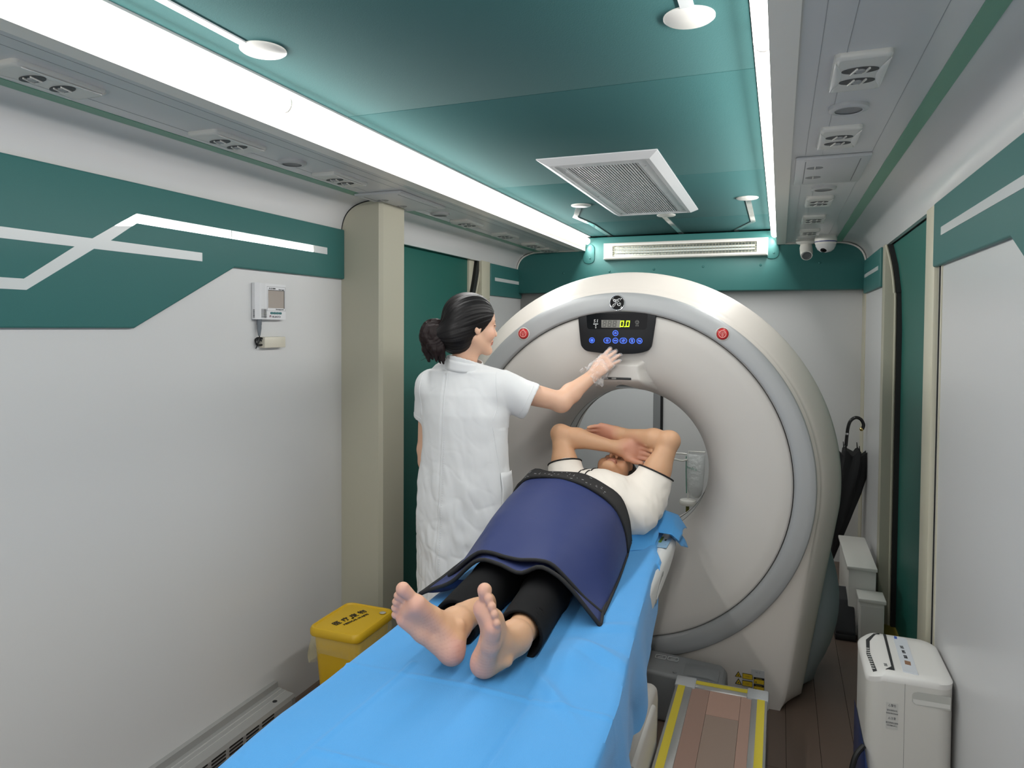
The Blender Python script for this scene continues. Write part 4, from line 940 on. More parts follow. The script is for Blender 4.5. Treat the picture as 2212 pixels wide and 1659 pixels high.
# ================================================================ SCULPTING KIT (distance field -> one continuous mesh)
class Field:
    def __init__(s, lo, hi, h):
        s.h = h; s.lo = np.array(lo, np.float32); s.n = np.ceil((np.array(hi) - np.array(lo)) / h).astype(int) + 1
        s.F = np.full(tuple(s.n), 0.05, np.float32)
    def win(s, lo, hi):
        a = np.clip(np.floor((np.array(lo) - s.lo) / s.h).astype(int), 0, s.n); b = np.clip(np.ceil((np.array(hi) - s.lo) / s.h).astype(int) + 1, 0, s.n)
        if np.any(b <= a): return None
        ax = [(s.lo[i] + s.h * np.arange(a[i], b[i])).astype(np.float32) for i in range(3)]
        X, Y, Z = np.meshgrid(*ax, indexing='ij', sparse=True)
        return (slice(a[0], b[0]), slice(a[1], b[1]), slice(a[2], b[2])), X, Y, Z
    def put(s, sl, d, k, op):
        F = s.F[sl]
        if op == 'u':
            if k > 0:
                hh = np.maximum(k - np.abs(F - d), 0) / k; s.F[sl] = np.minimum(F, d) - hh * hh * k * .25
            else: s.F[sl] = np.minimum(F, d)
        elif op == 's':
            d = -d
            if k > 0:
                hh = np.maximum(k - np.abs(F - d), 0) / k; s.F[sl] = np.maximum(F, d) + hh * hh * k * .25
            else: s.F[sl] = np.maximum(F, d)
        elif op == 'i':
            s.F[sl] = np.maximum(F, d)
    def cone(s, a, b, ra, rb, k=.01, op='u', sq=None):
        a = np.array(a, np.float32); b = np.array(b, np.float32); m = max(ra, rb) + k + 3 * s.h
        w_ = s.win(np.minimum(a, b) - m, np.maximum(a, b) + m)
        if w_ is None: return s
        sl, X, Y, Z = w_; ab = b - a; L = float(ab @ ab) + 1e-12
        t = np.clip(((X - a[0]) * ab[0] + (Y - a[1]) * ab[1] + (Z - a[2]) * ab[2]) / L, 0, 1)
        d = np.sqrt((X - a[0] - t * ab[0]) ** 2 + (Y - a[1] - t * ab[1]) ** 2 + (Z - a[2] - t * ab[2]) ** 2) - (ra + (rb - ra) * t)
        s.put(sl, d, k, op); return s
    def ell(s, c, r, R=None, k=.01, op='u'):
        c = np.array(c, np.float32); m = max(r) + k + 3 * s.h
        w_ = s.win(c - m, c + m)
        if w_ is None: return s
        sl, X, Y, Z = w_; dx, dy, dz_ = X - c[0], Y - c[1], Z - c[2]
        if R is None: p = (dx, dy, dz_)
        else: p = tuple(R[i][0] * dx + R[i][1] * dy + R[i][2] * dz_ for i in range(3))
        q0 = sum((p[i] / r[i]) ** 2 for i in range(3)); q1 = sum((p[i] / (r[i] * r[i])) ** 2 for i in range(3))
        k0 = np.sqrt(q0) + 1e-9; d = k0 * (k0 - 1) / (np.sqrt(q1) + 1e-9)
        s.put(sl, d, k, op); return s
    def fn(s, lo, hi, f, k=0, op='u'):
        w_ = s.win(lo, hi)
        if w_ is None: return s
        sl, X, Y, Z = w_; s.put(sl, np.asarray(f(X, Y, Z), np.float32) + 0 * s.F[sl], k, op); return s
    def cut(s, p, n, lo=None, hi=None):
        """remove the half space on the n side of p (within an optional box)"""
        n = np.array(n, float); n /= np.linalg.norm(n); p = np.array(p, float)
        lo = s.lo if lo is None else lo; hi = s.lo + s.h * s.n if hi is None else hi
        return s.fn(lo, hi, lambda X, Y, Z: (X - p[0]) * n[0] + (Y - p[1]) * n[1] + (Z - p[2]) * n[2], 0, 'i')
    def mesh(s, smooth=2):
        F = s.F; F = np.where(F == 0, 1e-6, F); ins = F < 0
        nx, ny, nz = F.shape
        cnt = np.zeros((nx - 1, ny - 1, nz - 1), np.int8)
        for i in (0, 1):
            for j in (0, 1):
                for k in (0, 1): cnt += ins[i:nx - 1 + i, j:ny - 1 + j, k:nz - 1 + k]
        act = (cnt > 0) & (cnt < 8); idx = np.argwhere(act); vid = np.full(act.shape, -1, np.int32); vid[act] = np.arange(len(idx))
        I, J, K = idx.T; cor = {}
        for i in (0, 1):
            for j in (0, 1):
                for k in (0, 1): cor[(i, j, k)] = F[I + i, J + j, K + k]
        acc = np.zeros((len(idx), 3)); num = np.zeros(len(idx))
        for a in cor:
            for ax in range(3):
                if a[ax] == 0:
                    b = list(a); b[ax] = 1; b = tuple(b); fa, fb = cor[a], cor[b]; m = (fa < 0) != (fb < 0)
                    t = np.where(m, fa / np.where(m, fa - fb, 1), 0); p = np.tile(np.array(a, float), (len(idx), 1)); p[:, ax] = t
                    acc[m] += p[m]; num[m] += 1
        V = s.lo + s.h * (idx + acc / num[:, None])
        Q = []
        for ax in range(3):
            o = [slice(None)] * 3; p_ = [slice(None)] * 3; o[ax] = slice(0, -1); p_[ax] = slice(1, None)
            ch = ins[tuple(o)] != ins[tuple(p_)]; fl_ = ins[tuple(o)]
            e = np.argwhere(ch); u, v = [(1, 2), (2, 0), (0, 1)][ax]
            ok = (e[:, u] > 0) & (e[:, v] > 0) & (e[:, u] < s.n[u] - 1) & (e[:, v] < s.n[v] - 1); e = e[ok]
            du = np.zeros(3, int); du[u] = 1; dv = np.zeros(3, int); dv[v] = 1
            g_ = lambda q: vid[q[:, 0], q[:, 1], q[:, 2]]
            q4 = np.stack([g_(e - du - dv), g_(e - dv), g_(e), g_(e - du)], 1)
            f_ = fl_[e[:, 0], e[:, 1], e[:, 2]]; q4[~f_] = q4[~f_][:, ::-1]; Q.append(q4)
        Q = np.concatenate(Q); Q = Q[(Q >= 0).all(1)]
        for it in range(smooth):
            S_ = np.zeros_like(V); N_ = np.zeros(len(V))
            for a, b in ((0, 1), (1, 2), (2, 3), (3, 0)):
                for c, d in ((a, b), (b, a)):
                    for x in range(3): S_[:, x] += np.bincount(Q[:, c], V[Q[:, d], x], len(V))
                    N_ += np.bincount(Q[:, c], minlength=len(V))
            N_[N_ == 0] = 1; V = V + (.55 if it % 2 == 0 else -.30) * (S_ / N_[:, None] - V)
        return V, Q
def np_obj(name, V, Q, mat, parent=None, color=None):
    o3 = org(parent); V = V - np.array(o3)
    me = bpy.data.meshes.new(name); n, q = len(V), len(Q)
    me.vertices.add(n); me.vertices.foreach_set('co', V.astype(np.float32).ravel())
    me.loops.add(q * 4); me.loops.foreach_set('vertex_index', Q.astype(np.int32).ravel())
    me.polygons.add(q); me.polygons.foreach_set('loop_start', np.arange(0, q * 4, 4, dtype=np.int32)); me.polygons.foreach_set('loop_total', np.full(q, 4, np.int32))
    me.polygons.foreach_set('use_smooth', np.ones(q, bool)); me.update(calc_edges=True); me.validate()
    if color is not None:
        at = me.color_attributes.new('col', 'FLOAT_COLOR', 'POINT'); at.data.foreach_set('color', np.concatenate([color, np.ones((n, 1))], 1).astype(np.float32).ravel())
    return _meshobj(name, me, mat, parent)
V3 = lambda *a: np.array(a, float)
def unit(a): a = np.array(a, float); return a / np.linalg.norm(a)
LIN = lambda t: np.array([lin(c) for c in t])
def mixc(base, col, w_): return base * (1 - w_[:, None]) + np.array(col) * w_[:, None]
def near(P, c, r, soft=.5):
    d = np.linalg.norm(P - np.array(c), axis=1); return np.clip((r - d) / (r * soft), 0, 1)

def hand(F, wr, d, s, p, curl=(.3, .3, .3, .3), c2=.5, spread=.06, thumb=(.6, .75, .25), sc=1.0, rs=1.0):
    """wrist point, finger direction d, thumb side s, palm normal p (out of the palm)"""
    d, p = unit(d), None if p is None else unit(p); s = unit(np.array(s) - d * np.dot(s, d)); p = unit(np.array(p) - d * np.dot(p, d) - s * np.dot(p, s))
    tips = []; wr = np.array(wr, float)
    off = (.029, .0095, -.0105, -.0285); kn = (.086, .089, .084, .076); ln = (.068, .076, .070, .055); rad = (.0088, .0090, .0085, .0076)
    F.cone(wr - d * .01, wr + d * .02, .024 * sc * rs, .025 * sc * rs, .014)
    for i in range(4):
        a = wr + d * .012 * sc + s * off[i] * .55 * sc; b = wr + (d * kn[i] + s * off[i]) * sc + p * -.003
        F.cone(a, b, .0150 * sc * rs, .0118 * sc * rs, .012)
    F.ell(wr + (d * .05) * sc + p * .004, (.024 * sc, .034 * sc, .013 * sc), R=[s * .0 + d, s, p], k=.014)
    F.cone(wr + d * .015 * sc + s * .014 * sc + p * .006, wr + d * .045 * sc + s * .032 * sc + p * .010, .015 * sc, .0135 * sc, .012)
    for i in range(4):
        q = wr + (d * kn[i] + s * off[i]) * sc; ang = 0; fd = unit(d + s * spread * (1.5 - i)); r0 = rad[i] * sc * rs
        for j, (fr, ca) in enumerate(((.46, curl[i]), (.30, curl[i] * c2 * 1.6), (.24, curl[i] * c2))):
            ang += ca; dv = fd * math.cos(ang) + p * math.sin(ang); e = q + dv * ln[i] * fr * sc
            r1 = r0 * (.93, .92, .84)[j]; F.cone(q, e, r0, r1, .0035 if j else .007); q, r0 = e, r1
        tips.append(q)
    q = wr + (d * .038 + s * .034) * sc + p * .010; dv = unit(d * thumb[1] + s * thumb[0] + p * thumb[2]); r0 = .0118 * sc
    for j, l_ in enumerate((.034, .028)):
        e = q + dv * l_ * sc; r1 = r0 * (.92, .82)[j]; F.cone(q, e, r0, r1, .006); q, r0 = e, r1; dv = unit(dv + d * .18 - s * .10 + p * .08)
    tips.append(q)
    return tips
def foot(F, H, u, w_, n, sc=1.0):
    u, w_, n = unit(u), unit(w_), unit(n); L = lambda a, b, c: np.array(H, float) + (u * a + w_ * b + n * c) * sc
    R = [u, w_, n]
    F.ell(L(.0, 0, .005), (.036, .031, .036), R, .01)
    F.cone(L(.0, -.006, .004), L(.08, -.024, .0), .028, .020, .012)           # lateral border
    F.cone(L(.01, .008, .012), L(.085, .016, .022), .028, .021, .014)           # medial arch (raised)
    F.cone(L(.08, -.022, .0), L(.135, -.030, -.004), .021, .019, .012)
    F.cone(L(.085, .014, .018), L(.145, .022, -.002), .021, .0245, .014)
    F.cone(L(.085, -.004, .016), L(.145, -.004, .0), .022, .021, .014)
    F.cone(L(.02, .0, .045), L(.12, .006, .022), .030, .021, .016)              # instep
    for (b, a0, a1, r0, r1) in ((.0255, .163, .196, .0155, .0175), (.0035, .168, .190, .0105, .0115), (-.0125, .162, .181, .0098, .0106), (-.0270, .154, .171, .0094, .0100), (-.0400, .141, .157, .0092, .0098)):
        F.cone(L(a0 - .022, b * .95, 0), L(a0, b, .002), r0 * .95, r0 * .82, .006); F.cone(L(a0, b, .002), L(a1, b, -.003), r0 * .80, r1 * .97, .0012)
    return L
def head(F, c, f, u, k=1.0, fem=False):
    f = unit(f); u = unit(np.array(u) - f * np.dot(u, f)); r = np.cross(f, u); R = [f, r, u]; c = np.array(c, float)
    L = lambda a, b, e: c + (f * a + r * b + u * e) * k
    F.ell(L(-.014, 0, .034), (.094 * k, .074 * k, .082 * k), R, .01)
    F.ell(L(.022, 0, -.030), (.066 * k, .060 * k, .082 * k), R, .02)
    F.ell(L(.045, 0, .035), (.045 * k, .062 * k, .055 * k), R, .02)
    for s in (-1, 1):
        F.cone(L(-.012, s * .050, -.048), L(.068, s * .014, -.096), .018 * k, .017 * k, .02)
        F.ell(L(.058, s * .040, -.030), (.026 * k, .024 * k, .026 * k), R, .02)
        F.ell(L(.094, s * .031, .003), (.014 * k, .016 * k, .010 * k), R, .010, 's')
        F.ell(L(.0795, s * .031, .003), (.0130 * k, .0150 * k, .0100 * k), R, .003)
        F.cone(L(.088, s * .012, .021), L(.072, s * .047, .021), .008 * k, .007 * k, .012)
    F.ell(L(.078, 0, -.099), (.015 * k, .020 * k, .016 * k), R, .014)
    nt_ = .104 if fem else .112
    F.cone(L(.086 if fem else .089, 0, .012), L(nt_, 0, -.026), .0072 * k, .0092 * k, .010)
    F.ell(L(nt_, 0, -.029), (.0095 * k, .0100 * k, .0088 * k), R, .006)
    for s in (-1, 1):
        F.ell(L(.100, s * .0125, -.033), (.0105 * k, .0072 * k, .0082 * k), R, .005)
        F.ell(L(.106, s * .0065, -.0415), (.0055 * k, .0040 * k, .0045 * k), R, .002, 's')
    F.ell(L(.086, 0, -.058), (.0100 * k, .0235 * k, .0070 * k), R, .008)
    F.ell(L(.085, 0, -.069), (.0098 * k, .0200 * k, .0070 * k), R, .008)
    F.ell(L(.0985, 0, -.0635), (.0050 * k, .0220 * k, .0014 * k), R, .003, 's')
    for s in (-1, 1):
        E = [unit(f + u * .2), r, unit(u - f * .2)]
        F.ell(L(-.010, s * .0755, -.006), (.0175 * k, .0075 * k, .031 * k), E, .006)
        F.ell(L(-.004, s * .0825, -.002), (.0085 * k, .006 * k, .018 * k), E, .003, 's')
    return L, (f, r, u)
SKIN = M('skin', (206, 158, 124), 0.5, attr='col', var=(60, .05), bump=(260, .25, .0012), sss=.12)
def skin_base(P, col, seed=0):
    return np.tile(LIN(col), (len(P), 1))

# ================================================================ PATIENT
pa = thing('person', 'patient lying on the couch, arms folded over the face, cream shirt, black trousers, bare feet', 'person', (-.66, 2.3, .72))
F = Field((-.97, 1.36, .695), (-.33, 3.14, 1.17), .0030)
# trunk and legs (one body; mostly under the clothes)
F.ell((-.665, 2.32, .82), (.150, .13, .088)).ell((-.668, 2.50, .835), (.145, .18, .100), k=.05).ell((-.665, 2.70, .835), (.155, .15, .100), k=.04)
F.cone((-.80, 2.80, .845), (-.52, 2.80, .845), .052, .052, .04)
for hx, kx, ax_, kz, az in ((-.755, -.79, -.752, .768, .800), (-.63, -.638, -.592, .752, .792)):
    F.cone((hx, 2.25, .80), (kx, 1.92, kz), .066, .050, .03); F.cone((kx, 1.92, kz), ((kx + ax_) / 2, 1.76, (kz + az) / 2 - .01), .046, .043, .02); F.cone(((kx + ax_) / 2, 1.76, (kz + az) / 2 - .01), (ax_, 1.575, az), .044, .036, .02)
# feet
uL, wL = V3(-.60, -.30, .74), V3(.75, 0, .62); wL = unit(wL - unit(uL) * np.dot(unit(uL), wL)); nL = np.cross(unit(uL), wL)
LF = foot(F, (-.727, 1.497, .767), uL, wL, nL, 1.0)
F.cone(LF(.012, 0, .04), (-.752, 1.575, .800), .034, .036, .02); F.cone((-.752, 1.575, .800), LF(.05, .004, .045), .034, .030, .02)
F.ell(LF(.022, .034, .050), (.012, .010, .012), k=.012); F.ell(LF(.018, -.033, .046), (.012, .010, .012), k=.012)
uR, nR = V3(.22, -.28, .93), V3(.62, .76, .12); nR = unit(nR - unit(uR) * np.dot(unit(uR), nR)); wR_ = np.cross(unit(uR), nR)
RF = foot(F, (-.640, 1.488, .759), uR, wR_, nR, 1.0)
F.cone(RF(.012, 0, .04), (-.592, 1.575, .792), .034, .036, .02); F.cone((-.592, 1.575, .792), RF(.05, .004, .045), .034, .030, .02)
F.ell(RF(.022, .034, .050), (.012, .010, .012), k=.012); F.ell(RF(.018, -.033, .046), (.012, .010, .012), k=.012)
# arms
aL = dict(sh=V3(-.815, 2.80, .86), el=V3(-.880, 2.885, 1.088), wr=V3(-.648, 2.925, 1.040))
aR = dict(sh=V3(-.50, 2.80, .86), el=V3(-.412, 2.88, 1.088), wr=V3(-.628, 2.975, 1.088))
for a in (aL, aR):
    m = (a['sh'] + a['el']) / 2
    F.cone(a['sh'], m, .058, .054, .03); F.cone(m, a['el'], .053, .036, .02)
    F.ell(a['el'] + V3(0, -.006, .006), (.036, .034, .034), k=.02)
    q = a['el'] * .68 + a['wr'] * .32; F.cone(a['el'], q, .037, .041, .02); F.cone(q, a['wr'], .041, .0255, .02)
tL = hand(F, aL['wr'] + V3(.012, 0, 0), (.98, .05, -.07), (-.05, 0, -1), (0.0, -1, .1), curl=(.40, .44, .50, .56), c2=.5, spread=.015, thumb=(.20, 1.0, .30), sc=1.12, rs=1.06)
tR = hand(F, aR['wr'] + V3(-.012, 0, 0), (-.98, .05, .02), (.0, .25, -1), (-.1, -1, -.35), curl=(.30, .31, .33, .36), c2=.5, spread=.015, thumb=(.35, .9, .1), sc=1.08, rs=1.12)
# head and neck
HC = V3(-.660, 2.968, .898)
LH, (hf, hr, hu) = head(F, HC, (.07, -.03, 1), (.06, 1, .03), 1.05)
F.cone((-.66, 2.84, .85), HC - np.array((0, .02, .03)), .058, .056, .03)
V, Q = F.mesh(3)
C = skin_base(V, (198, 154, 120))
for LL, H_, uu, nn2, ww in ((LF, (-.727, 1.497, .767), uL, nL, wL), (RF, (-.640, 1.488, .759), uR, nR, wR_)):
    rel = V - np.array(H_); a_ = rel @ unit(uu); c_ = rel @ unit(nn2); b_ = rel @ unit(ww)
    inside_ = ((np.abs(b_) < .07) & (a_ > -.06) & (a_ < .23) & (c_ < .05) & (c_ > -.06)).astype(float)
    sole = inside_ * np.clip((.016 - c_) / .022, 0, 1); C = mixc(C, LIN((200, 154, 138)), .75 * sole)
    cr_ = sole * np.clip(1 - np.abs(np.sin(a_ * 330 + b_ * 90 + 1.5 * np.sin(b_ * 60))) / .35, 0, 1) * ((a_ > -.02) & (a_ < .115)); C = mixc(C, LIN((168, 116, 106)), .35 * cr_)
    V -= (cr_ * .0006)[:, None] * -unit(nn2)[None, :]
for LL, tip in ((LF, 1), (RF, 1)):     # pink soles and toe pads
    for a, b, r_ in ((.0, 0, .05), (.145, .02, .035), (.14, -.025, .035), (.19, .025, .026), (.185, .003, .018), (.176, -.0125, .017), (.166, -.027, .016), (.152, -.04, .016)):
        C = mixc(C, LIN((206, 148, 134)), .45 * near(V, LL(a, b, -.02), r_, .9))
    for a in (.05, .09, .12): C = mixc(C, LIN((194, 152, 132)), .4 * near(V, LL(a, -.005, -.02), .05, .9))
for wr_, d_ in ((aL['wr'], V3(1, 0, -.15)), (aR['wr'], V3(-1, 0, 0))): C = mixc(C, LIN((192, 132, 114)), .7 * near(V, wr_ + unit(d_) * .085, .085, .5))
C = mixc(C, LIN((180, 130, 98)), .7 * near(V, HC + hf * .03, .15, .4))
lp = (V - HC) @ np.stack([hf, hr, hu]).T / 1.05
lp[:, 2] = np.where((lp[:, 0] > .100) | (np.abs(lp[:, 1]) > .09), 9, lp[:, 2])
lips = ((lp[:, 0] > .07) & (np.abs(lp[:, 1]) < .023) & (lp[:, 2] < -.052) & (lp[:, 2] > -.077)).astype(float); C = mixc(C, LIN((150, 86, 78)), .6 * lips)
mouth = ((lp[:, 0] > .07) & (np.abs(lp[:, 1]) < .023) & (np.abs(lp[:, 2] + .0635) < .0022)).astype(float); C = mixc(C, LIN((70, 32, 30)), .8 * mouth)
for s_ in (-1, 1):
    eye = ((lp[:, 0] > .06) & (np.abs(lp[:, 1] - s_ * .031) < .014) & (np.abs(lp[:, 2] - .001) < .0022)).astype(float); C = mixc(C, LIN((36, 26, 22)), .9 * eye)
    br = ((lp[:, 0] > .06) & (np.abs(lp[:, 1] - s_ * .031) < .020) & (np.abs(lp[:, 2] - .022) < .0045)).astype(float); C = mixc(C, LIN((50, 42, 38)), .75 * br)
np_obj('body', V, Q, SKIN, pa, C)
# hair (short black going grey)
HAIR = M('black_hair', (20, 17, 17), .38, bump=(180, 1.0, .003), stretch=(1, 6, 1), var=(40, .3))
Hf = Field(HC - .14, HC + .14, .0035)
Hf.ell(LH(-.016, 0, .036), (.110, .094, .100), [hf, hr, hu], .01)
Hf.fn(HC - .14, HC + .14, lambda X, Y, Z: (lambda A, U: np.maximum(A - .052 - .0 * U, 0) * 1.0 + np.where(A > (.040 + .55 * np.maximum(.0, U - .02)), .01, -.02))((X - HC[0]) * hf[0] + (Y - HC[1]) * hf[1] + (Z - HC[2]) * hf[2], (X - HC[0]) * hu[0] + (Y - HC[1]) * hu[1] + (Z - HC[2]) * hu[2]), 0, 'i')
for s_ in (-1, 1): Hf.ell(LH(-.008, s_ * .08, -.012), (.022, .016, .03), [hf, hr, hu], .004, 's')
Vh, Qh = Hf.mesh(2)
nz_ = np.array([mnoise.noise(Vector((p[0] * 60, p[1] * 220, p[2] * 60))) for p in Vh]); Vh = Vh + (Vh - HC) * (nz_[:, None] * .035)
np_obj('hair', Vh, Qh, M('greying_hair', (30, 28, 28), .4, var=(90, .7), bump=(160, 1.0, .003), stretch=(1, 5, 1)), pa)
# headrest pad
hr_ = MB().grid([[(-.655 + a * .15 * math.cos(0), 2.90 + b * .13 + .05, 0.737 + .055 * (1 - .75 * (1 - abs(a)) ** 1.0 * .8) * (1 - max(0, abs(b) - .8) * 3)) for b in np.linspace(-1, 1, 9)] for a in np.linspace(-1, 1, 13)])
o_ = hr_.build('head_pad', M('pad_black', (26, 26, 28), .6), smooth=60); tag(o_, 'dark head pad on the couch under the patient\'s head', 'pad')
md = o_.modifiers.new('s', 'SOLIDIFY'); md.thickness = .012; md.offset = -1
hs = tag(MB().box((-.548, 2.985, .86), (.012, .05, .07), R=Matrix.Rotation(.25, 3, 'Y')).build('head_strap', M('strap_black', (24, 24, 26), .6), bevel=.004), 'short black strap end standing beside the patient\'s head', 'strap')
# shirt
CREAM = M('cream_knit', (232, 224, 214), .85, bump=(1200, .35), var=(30, .03), sheen=.2)
sh = Field((-.98, 2.22, .70), (-.36, 2.98, 1.07), .004)
sh.ell((-.688, 2.44, .83), (.158, .26, .128)).ell((-.668, 2.70, .842), (.182, .17, .142), k=.06)
sh.cone((-.815, 2.79, .85), (-.51, 2.79, .85), .074, .074, .05)
cuff = {}
for nm, a, fr in (('l', aL, .50), ('r', aR, .46)):
    d_ = unit(a['el'] - a['sh']); cp_ = a['sh'] + (a['el'] - a['sh']) * fr; cuff[nm] = (cp_, d_)
    sh.cone(a['sh'] + V3(0, -.01, 0), cp_ + d_ * .05, .083, .066, .035)
    sh.cone(a['sh'] - V3(0, .12, .03), a['sh'] + d_ * .02, .075, .07, .05)
for nm in cuff:
    cp_, d_ = cuff[nm]; sh.cut(cp_, d_, cp_ - .11, cp_ + .13); sh.cone(cp_ - d_ * .02, cp_ + d_ * .06, .0575, .0575, 0, 's')
sh.cone((-.658, 2.86, .86), (-.655, 2.99, .93), .060, .075, .008, 's')
sh.cut((-.66, 2.875, .80), (0, 1, .02), (-.76, 2.80, .70), (-.56, 2.98, 1.07))
V, Q = sh.mesh(2)
def folds(V, amp, fns):
    d = np.zeros(len(V))
    for f_ in fns: d += f_(V)
    return d * amp
nv = np.array([mnoise.noise(Vector((p[0] * 14, p[1] * 7, p[2] * 14))) + .5 * mnoise.noise(Vector((p[0] * 40 + p[1] * 25, p[1] * 18, p[2] * 40))) for p in V])
rt_ = np.clip((V[:, 0] + .58) / .1, 0, 1) * np.clip((.95 - V[:, 2]) / .1, 0, 1)
ctr = V3(-.665, 0, .84); dirn = np.stack([V[:, 0] - ctr[0], np.zeros(len(V)), V[:, 2] - ctr[2]], 1); dirn /= (np.linalg.norm(dirn, axis=1)[:, None] + 1e-6)
V = V + dirn * ((.0045 * nv) + rt_ * .0022 * np.sin(V[:, 1] * 60 + V[:, 0] * 90 + V[:, 2] * 55))[:, None]
so = np_obj('shirt', V, Q, CREAM, pa)
from mathutils.bvhtree import BVHTree
bvs = BVHTree.FromPolygons([Vector(v) for v in V], [tuple(q) for q in Q])
PIPE = M('black_piping', (20, 20, 22), .7)
for nm in cuff:
    cp_, d_ = cuff[nm]; e1 = unit(np.cross(d_, (0, 1, 0))); e2 = np.cross(d_, e1)
    pts_ = []
    for t in np.linspace(0, 2 * PI, 41)[:-1]:
        dr = e1 * math.cos(t) + e2 * math.sin(t); h_ = bvs.ray_cast(Vector(cp_ - d_ * .005 + dr * .10), Vector(-dr)); rad_ = (h_[0] - Vector(cp_ - d_ * .005)).length if h_[0] is not None else .068
        pts_.append(cp_ - d_ * .003 + dr * (min(max(rad_, .060), .080) + .0006))
    MB().tube(pts_, .0036, 8, closed=True).build('cuff_piping', PIPE, so, smooth=60)
def on_shirt(pts, r_, nm='chest_piping'):
    from mathutils.bvhtree import BVHTree
    bv = BVHTree.FromPolygons([Vector(v) for v in V], [tuple(q) for q in Q])
    out = []
    for x, y in pts:
        h_ = bv.ray_cast(Vector((x, y, 1.3)), Vector((0, 0, -1)))
        if h_[0] is not None: out.append(h_[0] + Vector((0, -.001, .0015)))
    if len(out) > 1: MB().tube(out, r_, 6).build(nm, PIPE, so)
lin2 = lambda a, b, n=10: [(a[0] + (b[0] - a[0]) * t, a[1] + (b[1] - a[1]) * t) for t in np.linspace(0, 1, n)]
for a_, b_ in (((-.757, 2.59), (-.735, 2.70)), ((-.730, 2.70), (-.722, 2.80)), ((-.714, 2.59), (-.698, 2.69)), ((-.692, 2.69), (-.684, 2.79))): on_shirt(lin2(a_, b_), .0027)
# trousers
BLACKCLOTH = M('black_trouser_cloth', (13, 13, 15), .85, bump=(900, .2), spec=.2)
tr = Field((-.90, 1.60, .70), (-.50, 2.45, .97), .0045)
tr.ell((-.69, 2.33, .81), (.155, .14, .09))
for hx, kx, ex, kz, ez in ((-.765, -.800, -.785, .772, .768), (-.632, -.640, -.600, .752, .772)):
    tr.cone((hx, 2.25, .80), (kx, 1.95, kz), .070, .068, .03); tr.cone((kx, 1.95, kz), (ex, 1.60, ez), .070, .062, .02)
tr.cut((-.7, 1.632, .77), (0, -1, .12)); 
tr.cone((-.785, 1.58, .768), (-.788, 1.70, .770), .056, .050, 0, 's'); tr.cone((-.600, 1.58, .772), (-.606, 1.70, .773), .056, .050, 0, 's')
V, Q = tr.mesh(2)
nv = np.array([mnoise.noise(Vector((p[0] * 16, p[1] * 9, p[2] * 16))) for p in V]); V[:, 2] += .003 * nv; V[:, 0] += .003 * nv
np_obj('trousers', V, Q, BLACKCLOTH, pa)
# ================================================================ RADIOGRAPHER (woman in the white coat)
wo = thing('person', 'woman in a white lab coat, dark hair in a bun, gloved hand on the panel', 'person', (-1.18, 2.55, 0))
PSK = (212, 170, 144)
wrR, wrL = V3(-.737, 2.892, 1.349), V3(-1.372, 2.625, .858)
def wbody(h):
    F = Field((-1.48, 2.36, .0), (-.56, 3.0, 1.74), h)
    return F
F = Field((-1.47, 2.34, .02), (-.57, 3.0, 1.72), .0042)
WC = V3(-1.150, 2.545, 1.555)
LW, (wf, wr2, wu) = head(F, WC, (.66, .75, -.05), (.04, .03, 1), 1.0, fem=True)
F.cone((-1.185, 2.54, 1.36), WC - wf * .018 - wu * .05, .052, .050, .03)
F.cone((-1.29, 2.56, 1.315), (-1.08, 2.57, 1.32), .045, .045, .05)
F.ell((-1.185, 2.56, 1.20), (.145, .085, .17), k=.05).ell((-1.183, 2.56, .98), (.14, .09, .16), k=.06)
for x in (-1.255, -1.11): F.cone((x, 2.56, .92), (x, 2.56, .48), .085, .055, .04); F.cone((x, 2.56, .48), (x, 2.57, .10), .054, .038, .02); F.cone((x, 2.57, .07), (x + .01, 2.68, .055), .034, .026, .02)
elR = V3(-.835, 2.735, 1.246); shR = V3(-1.045, 2.58, 1.312)
F.cone(shR, elR, .052, .039, .03); F.ell(elR + V3(.004, 0, -.006), (.038, .036, .036), k=.02)
q = elR * .7 + wrR * .3; F.cone(elR, q, .038, .0395, .02); F.cone(q, wrR, .0395, .0255, .02)
elL = V3(-1.388, 2.612, 1.03); shL = V3(-1.345, 2.57, 1.305)
F.cone(shL, elL, .050, .037, .03); q = elL * .7 + wrL * .3; F.cone(elL, q, .037, .038, .02); F.cone(q, wrL, .038, .0245, .02)
tg1 = hand(F, wrR, (.62, .34, .71), (-.754, .256, .576), (.05, .88, -.46), curl=(.22, .26, .22, .20), c2=.45, spread=.10, thumb=(.35, .8, .5), sc=.95)
tg2 = hand(F, wrL, (.05, .06, -1), (.2, .95, .1), (.95, -.2, .05), curl=(.35, .4, .45, .5), c2=.5, thumb=(.3, .95, .2), sc=.95)
V, Q = F.mesh(3)
C = skin_base(V, PSK)
lp = (V - WC) @ np.stack([wf, wr2, wu]).T
lp[:, 2] = np.where(np.linalg.norm(V - WC, axis=1) > .17, 9, lp[:, 2])
C = mixc(C, LIN((226, 160, 140)), .35 * near(V, WC + wf * .07 + wr2 * .04 - wu * .03, .05, .9))
m_ = lambda c: c.astype(float)
C = mixc(C, LIN((180, 96, 92)), .6 * m_((lp[:, 0] > .07) & (np.abs(lp[:, 1]) < .022) & (lp[:, 2] < -.052) & (lp[:, 2] > -.077)))
C = mixc(C, LIN((90, 40, 40)), .7 * m_((lp[:, 0] > .07) & (np.abs(lp[:, 1]) < .022) & (np.abs(lp[:, 2] + .0635) < .0022)))
